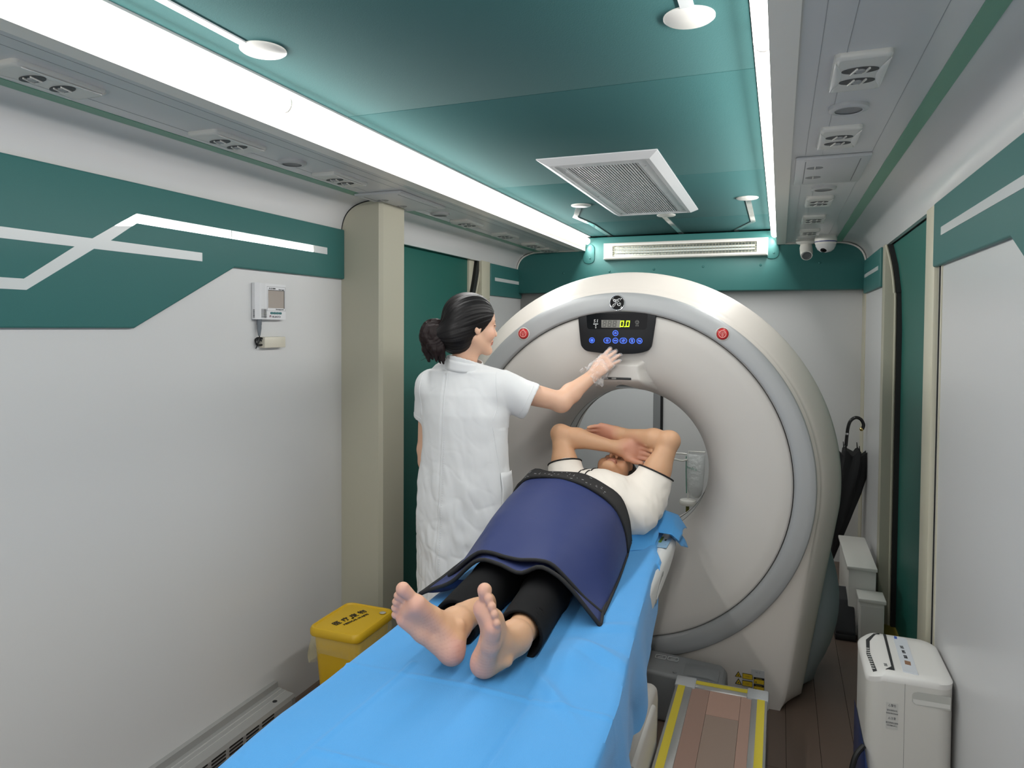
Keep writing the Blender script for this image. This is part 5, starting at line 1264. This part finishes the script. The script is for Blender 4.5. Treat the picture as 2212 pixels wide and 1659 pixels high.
for s_ in (-1, 1):
    C = mixc(C, LIN((28, 22, 20)), .9 * m_((lp[:, 0] > .055) & (np.abs(lp[:, 1] - s_ * .032) < .014) & (np.abs(lp[:, 2] - .004) < .0028)))
    C = mixc(C, LIN((44, 34, 30)), .8 * m_((lp[:, 0] > .055) & (np.abs(lp[:, 1] - s_ * .032) < .021) & (np.abs(lp[:, 2] - .0235) < .0042)))
np_obj('body', V, Q, SKIN, wo, C)
# hair: smooth cap drawn back into a low bun
WH = M('woman_dark_hair', (13, 11, 12), .46, bump=(150, .22, .002), var=(60, .3), spec=.25)
Hf = Field(WC + V3(-.27, -.23, -.22), WC + V3(.15, .18, .16), .0033)
R3 = [wf, wr2, wu]
Hf.ell(LW(-.016, 0, .033), (.108, .088, .098), R3, .01)
BUN = V3(-1.274, 2.452, 1.524)
Hf.ell(LW(-.065, .0, -.040), (.070, .080, .078), R3, .03)
Hf.cone(LW(-.085, .008, -.040), BUN, .052, .036, .02)
def cutf(X, Y, Z):
    A = (X - WC[0]) * wf[0] + (Y - WC[1]) * wf[1] + (Z - WC[2]) * wf[2]; B = (X - WC[0]) * wr2[0] + (Y - WC[1]) * wr2[1] + (Z - WC[2]) * wr2[2]; U = (X - WC[0]) * wu[0] + (Y - WC[1]) * wu[1] + (Z - WC[2]) * wu[2]
    lim = np.interp(U, [-.14, -.075, -.03, .0, .03, .07, .12], [-.02, -.012, .010, .034, .060, .088, .13])
    return (A - lim) * .8
Hf.fn(WC - .3, WC + .3, cutf, .012, 'i')
for s_ in (-1, 1): Hf.ell(LW(.006, s_ * .086, -.040), (.016, .022, .017), R3, .004, 's')
Vh, Qh = Hf.mesh(3)
ax_ = unit(BUN - LW(.09, 0, .05)); e1 = unit(np.cross(ax_, wu)); e2 = np.cross(ax_, e1); rel = Vh - LW(.02, 0, .01); th = np.arctan2(rel @ e2, rel @ e1)
nn = np.array([mnoise.noise(Vector((t * 3, float(r @ ax_) * 9, 2))) for t, r in zip(th, rel)])
Vh = Vh + (rel / np.linalg.norm(rel, axis=1)[:, None]) * (.0005 * np.sin(th * 58 + nn * 5) + .0008 * np.sin(th * 21 + nn * 4) + .0022 * nn)[:, None]
ho = np_obj('hair', Vh, Qh, WH, wo)
# bun: twisted coils and loose end
WHB = M('bun_brown_hair', (24, 15, 15), .5, bump=(150, .25, .002), var=(70, .3), spec=.22)
Bf = Field(BUN + V3(-.085, -.085, -.16), BUN + V3(.085, .085, .085), .003)
Bf.ell(BUN, (.046, .044, .050), k=.0)
rb9 = random.Random(11)
for k in range(5):
    ph = k * 1.26; ex = unit(V3(.25 * math.cos(ph), .2, 1)); ey = unit(V3(-.75, -.65, .1)); ez = np.cross(ex, ey); ra = .036 + .004 * (k % 3); pts = []
    for t in np.linspace(0, 2.6, 9): pts.append(BUN - wu * .004 + ex * math.sin(t + ph) * ra * 1.15 + (ey * math.cos(t + ph) + ez * .35 * math.sin(2 * t + ph)) * ra)
    for p_, q_ in zip(pts[:-1], pts[1:]): Bf.cone(p_, q_, .0165, .0165, .005)
for k in range(9):
    s0 = BUN + V3(-.028 + .009 * k, rb9.uniform(-.025, .01), -.025); s2 = s0 + V3(rb9.uniform(-.004, .018), rb9.uniform(-.008, .008), -rb9.uniform(.065, .110)); s1 = (s0 + s2) / 2 + V3(-.006, -.005, .004)
    Bf.cone(s0, s1, .018, .014, .008); Bf.cone(s1, s2, .014, .004, .006)
V, Q = Bf.mesh(2)
r_ = V - BUN; th_ = np.arctan2(r_[:, 2], r_ @ unit(V3(.7, -.7, 0))); low = np.clip((-.03 - r_[:, 2]) / .03, 0, 1)
nb = np.array([mnoise.noise(Vector((p_[0] * 150, p_[1] * 150, p_[2] * 14))) for p_ in V]); rad_ = np.linalg.norm(r_, axis=1)
V = V + (r_ / (rad_[:, None] + 1e-6)) * (low * .0035 * nb + (1 - low) * .0012 * np.sin(rad_ * 900 + th_ * 5 + 2 * nb))[:, None]
np_obj('bun', V, Q, WHB, ho)
st_ = MB()
rs_ = random.Random(3)
for k in range(24):     # loose strands over the cap, nape and bun
    a = rs_.uniform(-1, 1); s0 = LW(rs_.uniform(-.05, .05), .086 * math.cos(a * 1.3) * rs_.choice((1, 1, -1)), .032 + .098 * abs(math.sin(a * 1.3)))
    s1 = BUN + V3(*[rs_.uniform(-.03, .03) for _ in range(3)])
    mid = (s0 + s1) / 2; mid = mid + unit(mid - LW(-.02, 0, .0)) * rs_.uniform(.004, .012)
    st_.tube(spline([s0, mid, s1], 6), .0004, 4)
for k in range(12):
    s0 = BUN + V3(*[rs_.uniform(-.035, .035) for _ in range(3)]); st_.tube(spline([s0, s0 - wu * rs_.uniform(.05, .07) + V3(rs_.uniform(-.02, .02), rs_.uniform(-.02, .02), 0), s0 - wu * rs_.uniform(.08, .11) + V3(rs_.uniform(-.03, .03), rs_.uniform(-.02, .02), 0)], 5), .0007, 4)
s_o = st_.build('loose_strands', WH, ho, smooth=60); s_o['kind'] = 'stuff'

# white coat
COAT = M('white_coat_cotton', (216, 217, 218), .85, bump=(900, .25), var=(20, .02), sheen=.15)
cf = Field((-1.50, 2.36, .40), (-.84, 2.78, 1.50), .0052)
zs = [.40, .60, .80, .92, 1.0, 1.1, 1.2, 1.28, 1.36]
cxs = [-1.178, -1.178, -1.182, -1.183, -1.184, -1.184, -1.186, -1.19, -1.19]
hws = [.212, .216, .206, .200, .186, .181, .186, .178, .13]
dps = [.155, .150, .138, .132, .124, .120, .122, .112, .09]
def torso(X, Y, Z):
    c = np.interp(Z, zs, cxs); h_ = np.interp(Z, zs, hws); d_ = np.interp(Z, zs, dps)
    q = (((X - c) / h_) ** 2) ; q = q + ((Y - 2.56) / d_) ** 2
    return (np.sqrt(q) - 1) * np.minimum(h_, d_)
cf.fn((-1.5, 2.36, .40), (-.84, 2.8, 1.37), torso)
cf.cone((-1.325, 2.56, 1.305), (-1.06, 2.575, 1.318), .063, .066, .05); cf.cone((-1.27, 2.55, 1.36), (-1.19, 2.545, 1.395), .050, .056, .04); cf.cone((-1.19, 2.545, 1.395), (-1.10, 2.56, 1.362), .056, .05, .04)
cR = V3(-.938, 2.652, 1.250); dR = unit(elR - shR); cL = V3(-1.373, 2.60, 1.168); dL = unit(elL - shL)
def sleeve(shp, cuffp, axis, nrm, r0, r1, cav):
    sf_ = Field((-1.50, 2.36, .40), (-.84, 2.78, 1.50), .0052)
    sf_.cone(shp, cuffp + axis * .06, r0, r1, .03); sf_.cut(cuffp, nrm)
    sf_.cone(cuffp - axis * .05, cuffp + axis * .08, cav, cav, 0, 's')
    hh = np.maximum(.022 - np.abs(cf.F - sf_.F), 0) / .022; cf.F = np.minimum(cf.F, sf_.F) - hh * hh * .022 * .25
aR_ = unit(cR + V3(0, 0, -.002) - shR); sleeve(shR + V3(-.01, 0, .003), cR + V3(0, 0, -.002), aR_, dR + V3(.1, -.2, -.22), .070, .082, .060)
sleeve(shL, cL, dL, dL, .066, .062, .047)
cf.cone((-1.183, 2.545, 1.38), WC - wf * .02 - wu * .075, .072, .068, .012)           # stand collar
cf.cut(WC - wf * .01 - wu * .140, wu + wf * .25, (-1.34, 2.42, 1.38), (-1.03, 2.70, 1.50))
cf.cone((-1.183, 2.545, 1.36), WC - wf * .02 - wu * .06, .060, .060, 0, 's')
cf.cut((-1.18, 2.55, .425), (0, 0, -1)); 
V, Q = cf.mesh(2)
def N_(p, a, b, c, s): return mnoise.noise(Vector((p[0] * a + s, p[1] * b, p[2] * c)))
ctr = np.stack([np.full(len(V), -1.184), np.full(len(V), 2.56), V[:, 2]], 1); dv_ = V - ctr; dv_ /= (np.linalg.norm(dv_, axis=1)[:, None] + 1e-6)
amp = np.clip((1.12 - V[:, 2]) / .35, .15, 1)
dd = np.array([.0095 * N_(p, 9, 9, 2.2, 0) + .0060 * N_(p + V3(0, 0, 1) * p[0] * .6, 20, 20, 9, 4) + .0030 * N_(p + V3(0, 0, 1) * p[0], 38, 38, 20, 8) for p in V]) * (.35 + 1.15 * amp)
wn = np.array([abs(N_(p + V3(.02 * N_(p, 7, 7, 7, 3), 0, 0), 15, 15, 13, 11)) for p in V]); dd += -.0020 * np.exp(-(wn / .09) ** 2) * (.2 + .8 * amp)
sl_ = np.clip((V[:, 0] + 1.05) / .05, 0, 1) * (V[:, 2] > 1.15)
dd += sl_ * .004 * np.sin((V[:, 0] * .75 + V[:, 2] * .35 + V[:, 1] * .5) * 75 + 3 * np.array([N_(p, 9, 9, 9, 2) for p in V]))
V = V + dv_ * dd[:, None]
# pressed centre pleat on the back
bk = V[:, 1] < 2.55; xs_c = -1.222 - .010 * np.clip((1.2 - V[:, 2]) / .2, 0, 1)
V[:, 1] += bk * .004 * np.exp(-((V[:, 0] - xs_c + .008) / .006) ** 2) * (V[:, 2] < 1.36)
co = np_obj('lab_coat', V, Q, COAT, wo)
from mathutils.bvhtree import BVHTree
bvc = BVHTree.FromPolygons([Vector(v) for v in V], [tuple(q) for q in Q])
def on_coat(pts, r_, nm, mat=COAT, src=(0, -1, 0), off=.0004, closed=False):
    out = []
    for p in pts:
        h_ = bvc.ray_cast(Vector(p) + Vector(src) * .4, -Vector(src))
        if h_[0] is not None: out.append(h_[0] + Vector(src) * off)
    if len(out) > 2: return MB().tube(out, r_, 6, closed=closed).build(nm, mat, co, smooth=60)
on_coat([(-1.222 - .010 * min(1, max(0, (1.2 - z) / .2)), 2.5, z) for z in np.linspace(1.38, .43, 60)], .0018, 'back_seam')
SEAMC = M('coat_stitch', (206, 208, 210), .9)
for k, dx in enumerate((.012,)):
    mb = MB()
    for z in np.arange(1.16, .44, -.009):
        h_ = bvc.ray_cast(Vector((-1.232 + dx, 2.1, z)), Vector((0, 1, 0)))
        if h_[0] is not None: mb.box(h_[0] + Vector((0, -.0003, 0)), (.006, .0012, .0022))
    o_ = mb.build('stitching', SEAMC, co, smooth=0); o_['kind'] = 'stuff'
on_coat([(-1.035 + .012 * math.sin(t * 3), 2.5, 1.375 - .19 * t) for t in np.linspace(0, 1, 20)], .0016, 'armhole_seam')
on_coat([(-1.352 - .006 * math.sin(t * 3), 2.5, 1.36 - .17 * t) for t in np.linspace(0, 1, 18)], .0016, 'armhole_seam')
on_coat([(-1.035 + .035 * t, 2.4, 1.16 - .5 * t * .5) for t in np.linspace(0, 1, 30)], .0012, 'side_seam')
# stand collar
nk0 = V3(-1.181, 2.544, 1.380); nax = unit(WC - wf * .025 - wu * .075 - nk0); ne1 = unit(np.cross(nax, (0, 1, 0))); ne2 = np.cross(nax, ne1)
P = []
for t in np.linspace(.14, 1.0, 5):
    row = []
    for a in np.linspace(0, 2 * PI, 49)[:-1]:
        dr = ne1 * math.cos(a) + ne2 * math.sin(a); lift = .040 - .012 * float(dr @ wf)
        row.append(tuple(nk0 + nax * (lift * t) + dr * (.0775 - .0085 * t)))
    P.append(row)
cl_ = MB().grid(P, closed_v=True).build('collar', COAT, co, smooth=60); md = cl_.modifiers.new('t', 'SOLIDIFY'); md.thickness = .004; md.offset = 1
MB().tube(P[0], .0016, 6, closed=True).build('collar_seam', COAT, cl_, smooth=60)
# sleeve hem welts
for cc, d_, rr_ in ((cR - dR * .022, unit(dR + V3(.1, -.2, -.22)), .0795), (cL - dL * .018, dL, .0605)):
    e1 = unit(np.cross(d_, (0, .3, 1))); e2 = np.cross(d_, e1); out = []
    for t in np.linspace(0, 2 * PI, 33)[:-1]:
        dr = e1 * math.cos(t) + e2 * math.sin(t); h_ = bvc.ray_cast(Vector(cc + dr * .2), Vector(-dr))
        if h_[0] is not None and (h_[0] - Vector(cc)).length < .11: out.append(h_[0] + Vector(dr) * .0003)
    if len(out) > 8: MB().tube(out, .0011, 5, closed=True).build('sleeve_stitch', COAT, co, smooth=60)
# pocket on her right hip
P = []
for i in range(9):
    row = []
    for j in range(9):
        a, b = i / 8, j / 8
        p_ = Vector((-.975, 2.485 + .11 * a, .985 - .15 * b)); h_ = bvc.find_nearest(p_)
        q_ = h_[0] if h_[0] is not None else p_
        row.append(tuple(q_ + Vector((.007 * (1 - b) + .002, -.002, 0))))
    P.append(row)
po_ = MB().grid(P).build('pocket', COAT, co, smooth=60); md = po_.modifiers.new('t', 'SOLIDIFY'); md.thickness = .0018
# trousers and shoes under the coat
tw = Field((-1.40, 2.40, .05), (-1.0, 2.74, .70), .008)
for x in (-1.255, -1.11): tw.cone((x, 2.56, .68), (x, 2.565, .09), .088, .062, .01)
tw.cut((0, 0, .075), (0, 0, -1)); V, Q = tw.mesh(1); np_obj('trousers', V, Q, M('dark_trousers', (34, 36, 44), .8), wo)
for x in (-1.255, -1.11):
    sf = Field((x - .08, 2.44, -.01), (x + .1, 2.82, .14), .006); sf.cone((x, 2.545, .045), (x + .012, 2.70, .035), .044, .038, .02); sf.cone((x, 2.56, .06), (x, 2.56, .10), .045, .045, .03); sf.cut((0, 0, .001), (0, 0, -1)); sf.cut((0, 0, .095), (0, 0, 1))
    V, Q = sf.mesh(1); np_obj('shoe', V, Q, M('white_shoe', (214, 212, 208), .5), wo)
# thin plastic gloves
GLOVE = film('clear_film_glove', (246, 246, 248), .10, .55, .12, (60, .006))
def glove(wr_, d, s, p, curl, c2, spread, thumb, lo, hi, nm='glove'):
    G = Field(lo, hi, .0042); d = unit(d)
    hand(G, wr_, d, s, p, curl, c2, spread, thumb, sc=.975, rs=1.30)
    G.cone(wr_ - d * .060, wr_ + d * .035, .056, .040, .012)
    V, Q = G.mesh(2)
    t = (V - wr_) @ d; k = np.clip((.085 - t) / .09, 0, 1)
    nv = np.array([mnoise.noise(Vector(p_ * 34)) + .45 * mnoise.noise(Vector(p_ * 80)) for p_ in V])
    ctr = wr_ + np.outer(t, d); r_ = V - ctr; r_ /= np.linalg.norm(r_, axis=1)[:, None] + 1e-6
    V = V + r_ * (nv * (.0035 + .014 * k))[:, None]
    lim = -.022 + .03 * np.array([mnoise.noise(Vector(q_ * 22)) for q_ in V]); keep = t > lim
    Q = Q[keep[Q].all(1)]
    used = np.unique(Q); mp = np.full(len(V), -1); mp[used] = np.arange(len(used))
    return np_obj(nm, V[used], mp[Q], GLOVE, wo)
glove(wrR, (.62, .34, .71), (-.754, .256, .576), (.05, .88, -.46), (.22, .26, .22, .20), .45, .10, (.35, .8, .5), wrR + V3(-.12, -.12, -.11), wrR + V3(.17, .10, .19))
glove(wrL, (.05, .06, -1), (.2, .95, .1), (.95, -.2, .05), (.35, .4, .45, .5), .5, .06, (.3, .95, .2), wrL + V3(-.09, -.11, -.22), wrL + V3(.12, .12, .10))
# ================================================================ LEAD APRON
def resample(pts, n):
    P = np.array(spline([(a, b, 0) for a, b in pts], 8))[:, :2]; s = np.concatenate([[0], np.cumsum(np.linalg.norm(np.diff(P, axis=0), axis=1))])
    t = np.linspace(0, s[-1], n); return np.stack([np.interp(t, s, P[:, 0]), np.interp(t, s, P[:, 1])], 1)
def sections(S, n=40, m=48):
    ys = sorted(S); R = [resample(S[y], n) for y in ys]; out = []
    for t in np.linspace(0, 1, m):
        y = ys[0] + (ys[-1] - ys[0]) * t
        # smooth interpolation between the sections
        i = min(max(np.searchsorted(ys, y) - 1, 0), len(ys) - 2); f = (y - ys[i]) / (ys[i + 1] - ys[i])
        a, b, c, d = R[max(i - 1, 0)], R[i], R[i + 1], R[min(i + 2, len(R) - 1)]
        p = .5 * (2 * b + (c - a) * f + (2 * a - 5 * b + 4 * c - d) * f * f + (3 * b - a - 3 * c + d) * f ** 3)
        out.append([(x, y, z) for x, z in p])
    return out
ap = thing('lead_apron', 'navy blue lead apron with black binding draped over the patient\'s waist and thighs', 'apron', (-.70, 2.2, .85))
NAVY = M('navy_apron_fabric', (27, 43, 96), .55, bump=(1100, .25), var=(5, .06), sheen=.05, spec=.35)
BIND = M('black_binding', (22, 22, 24), .75, bump=(700, .3))
main = {2.575: [(-.965, .80), (-.945, .90), (-.893, .980), (-.83, .977), (-.70, .980), (-.606, .943), (-.549, .903), (-.519, .83), (-.508, .745)],
        2.43: [(-.965, .79), (-.94, .88), (-.885, .970), (-.772, .990), (-.664, .972), (-.584, .934), (-.534, .888), (-.504, .82), (-.492, .742)],
        2.20: [(-.965, .775), (-.94, .85), (-.885, .922), (-.775, .946), (-.66, .934), (-.575, .895), (-.518, .840), (-.486, .78), (-.474, .735)],
        1.95: [(-.955, .770), (-.93, .792), (-.87, .845), (-.825, .862), (-.728, .850), (-.632, .853), (-.577, .816), (-.517, .765), (-.462, .727)]}
def apron_sheet(S, name, n=40, m=48, wr=.004, seed=0):
    G = sections(S, n, m)
    G = [[(x, y, z + wr * mnoise.noise(Vector((x * 9 + seed, y * 5, z * 9))) + .3 * wr * mnoise.noise(Vector((x * 26, y * 22 + seed, 3)))) for x, y, z in row] for row in G]
    o = MB().grid(G).build(name, NAVY, ap, smooth=80)
    md = o.modifiers.new('t', 'SOLIDIFY'); md.thickness = .006; md.offset = -1
    return G, o
G1, o1 = apron_sheet(main, 'apron_panel')
under = {2.15: [(-.975, .765), (-.945, .83), (-.885, .902), (-.775, .925), (-.66, .914), (-.575, .877), (-.52, .825), (-.488, .765), (-.474, .730)],
         1.98: [(-.985, .755), (-.935, .785), (-.875, .838), (-.825, .855), (-.728, .838), (-.65, .838), (-.58, .805), (-.52, .760), (-.468, .727)],
         1.865: [(-1.012, .735), (-.955, .762), (-.90, .790), (-.822, .862), (-.757, .861), (-.690, .842), (-.63, .868), (-.583, .853), (-.53, .812), (-.482, .760), (-.450, .726)]}
G2, o2 = apron_sheet(under, 'apron_underlayer', m=28, seed=5)
def binding(path, parent, r_=.0062):
    MB().tube(path, r_, 8, caps=True).build('binding', BIND, parent, smooth=60)
binding(G1[0], o1); binding(G2[0], o2); binding([r_[0] for r_ in G1], o1); binding([r_[-1] for r_ in G1], o1, .005); binding([r_[-1] for r_ in G2], o2, .005); binding([r_[0] for r_ in G2], o2)
P = [[tuple(Vector(p_) + Vector((.010 * b + .03 * b * b, .075 * b, -.002 - .016 * math.sin(b * PI * .55)))) for b in np.linspace(0, 1, 7)] for p_ in G2[0][1:9]]
cu_ = MB().grid(P).build('hem_curl', NAVY, ap, smooth=80)
# black hook and loop waist band
GB = sections({y: [(x, z + .007) for x, z in v] for y, v in main.items() if y > 2.3}, 40, 10)
GB = [[(x + (-.004 if x < -.9 else 0), y, z + .0012 * mnoise.noise(Vector((x * 40, y * 40, 1)))) for x, y, z in row] for row in GB[1:]]
bd_ = MB().grid(GB).build('waist_band', M('black_fleece_band', (24, 24, 25), .9, var=(160, .6), bump=(420, 1.0, .003)), ap, smooth=80)
md = bd_.modifiers.new('t', 'SOLIDIFY'); md.thickness = .008; md.offset = 0
binding(GB[-1], bd_, .006)
mb = MB()
for k in range(60):
    i = random.randint(1, len(GB) - 2); j = random.randint(8, 36); p = Vector(GB[i][j]); q = Vector(GB[i][min(j + 1, 39)]); d_ = (q - p) * random.uniform(.1, .5)
    mb.tube([p + Vector((0, -.001, .0045)), p + d_ + Vector((0, random.uniform(-.004, .004), .0048))], .0007, 4)
l_ = mb.build('lint', M('lint_white', (200, 200, 200), .8), bd_, smooth=0); l_['kind'] = 'stuff'

# ================================================================ BLUE SHEET
SHEET = M('blue_nonwoven_sheet', (66, 146, 207), .75, var=(9, .075), bump=(420, .35), sheen=.15)
def fold_x(y): return np.interp(y, [.4, 1.27, 1.5, 1.76, 2.0, 2.3, 2.52, 2.62, 2.75, 3.0], [-.312, -.312, -.318, -.345, -.366, -.388, -.398, -.43, -.445, -.44])
def hang(y): return np.interp(y, [.4, 1.55, 1.80, 1.84, 2.05, 2.30, 2.42, 2.47], [.20, .22, .235, .245, .20, .17, .15, .012])
crx = [(-.832, .0), (-.505, .0)]; cry = [1.452, 1.13, .8]
def crease(d, w_=.010): return max(0.0, 1 - abs(d) / w_)
def top_z(x, y):
    z = .7225
    z += .0045 * mnoise.noise(Vector((x * 5, y * 4, 0))) + .0012 * mnoise.noise(Vector((x * 19, y * 15, 4)))
    z += .0042 * crease(x + .835 + .05 * (y - 1.2) * -.3) * (1 if y < 1.5 else .0) - .0040 * crease(x + .505 + .01 * (y - 1.2)) * (y < 1.46)
    z += .0045 * crease(y - 1.445 + .10 * (x + .66) ** 2) * (.4 + .6 * (mnoise.noise(Vector((x * 4, 1, 2))) > -.2)) + .005 * crease(y - 1.12 - .04 * (x + .5)) * (x > -.83)
    # tent folds by the right foot and beside the apron
    z += .022 * math.exp(-((x + .47) / .05) ** 2 - ((y - 1.66) / .09) ** 2) + .018 * crease(y - 1.70 + .35 * (x + .40), .05) * math.exp(-((x + .41) / .07) ** 2)
    z += .010 * crease(y - 1.88 - .5 * (x + .42), .04) * math.exp(-((x + .42) / .05) ** 2)
    z += .012 * crease((y - 1.52) + 1.1 * (x + .50), .035) * math.exp(-((x + .47) / .09) ** 2 - ((y - 1.48) / .10) ** 2)
    # dips under the heels
    z -= .006 * math.exp(-((x + .73) / .05) ** 2 - ((y - 1.50) / .05) ** 2)
    if y > 2.1: z += (y - 2.1) * .02 * math.exp(-((x + .42) / .04) ** 2)
    return z
rows = []
ys = list(np.arange(.42, 2.96, .0065))
for y in ys:
    row = []
    fx = float(fold_x(y)); hg = float(hang(y)); xl = (-.982 if y < 2.38 else -.935) + .004 * mnoise.noise(Vector((0, y * 3, 9))) + max(0, 1.2 - y) * .05
    for t in (1, .66, .33): row.append((xl - .012 * t + .004 * math.sin(y * 14), y, .716 - .075 * t))
    for t in np.linspace(0, 1, 130):
        x = xl + (fx - xl) * t; edge = 1 - .006 / max(.006, 1)
        z = top_z(x, y); z -= .004 * max(0, 1 - abs(x - xl) / .012) + .006 * max(0, 1 - abs(x - fx) / .02) ** 2
        row.append((x, y, z))
    zf = row[-1][2]
    for t in np.linspace(.06, 1, 18):
        q = mnoise.noise(Vector((y * 5.0, t * 2.0, 7))); fl_ = .030 * t * math.sin(y * 17 + .8 * math.sin(y * 5)) * (t ** .7) * .8 + .020 * q * t
        fl_ = max(fl_, -.012) * (1 - min(1, max(0, (y - 1.85) / .3)))
        row.append((fx + .006 * math.sin(min(1, t * 4) * PI / 2) + .010 * t + fl_ * .8, y + .012 * q * t - .02 * t * (y > 2.2), zf - hg * t))
    rows.append(row)
sh_ = MB().grid(rows).build('couch_sheet', SHEET, smooth=50)
tag(sh_, 'bright blue disposable sheet with sharp fold lines covering the couch', 'sheet')
# bunched end by the bore: overlapping crumpled layers
def crumple(P0, U, W, nu, nv, f, nm='sheet_bunch'):
    G = []
    for i in range(nu):
        row = []
        for j in range(nv):
            a, b = i / (nu - 1), j / (nv - 1); row.append(tuple(np.array(P0) + np.array(U) * a + np.array(W) * b + np.array(f(a, b))))
        G.append(row)
    o = MB().grid(G).build(nm, SHEET, sh_, smooth=28); md = o.modifiers.new('t', 'SOLIDIFY'); md.thickness = .0012; return o
def ridged(a, b, s): return 1 - 2 * abs(mnoise.noise(Vector((a * 1.7 + s, b * 1.7, s * 1.7))))
def facet(a, b, s):
    """sharp-edged crumple: the highest of a few tilted planes"""
    r_ = random.Random(s); v = -9
    for k in range(7):
        x0, y0 = r_.random(), r_.random(); gx, gy = r_.uniform(-1.3, 1.3), r_.uniform(-1.3, 1.3); v = max(v, r_.uniform(-.1, .25) + gx * (a - x0) * .5 + gy * (b - y0) * .5)
    return v
env = lambda a, p: math.sin(PI * min(1, max(0, a))) ** p
crumple((-.585, 2.50, .724), (.150, .10, .002), (.0, .27, .004), 44, 44, lambda a, b: (.008 * ridged(b, a, 9), .0, .074 * sstep(0, .55, b) * (1 - .55 * sstep(.8, 1, b)) * env(.16 + .74 * a, .8) * (.66 + .5 * facet(a, b, 5)) - .012 * (1 - b) * sstep(.8, 1, a)))
crumple((-.560, 2.735, .732), (.200, .015, -.004), (.0, .235, .004), 48, 44, lambda a, b: (.012 * ridged(b, a, 2), .0, .080 * env(.06 + .80 * b, .7) * (.55 + .55 * facet(a, b, 12)) * env(.20 + .66 * a, .8) - .045 * max(0, a - .84) * 6 * (.4 + .6 * b)))
crumple((-.430, 2.80, .752), (.068, .015, -.078), (.014, .15, .0), 18, 18, lambda a, b: (.010 * ridged(a, b, 8), 0, -.05 * a * b + .014 * facet(a, b, 3)))
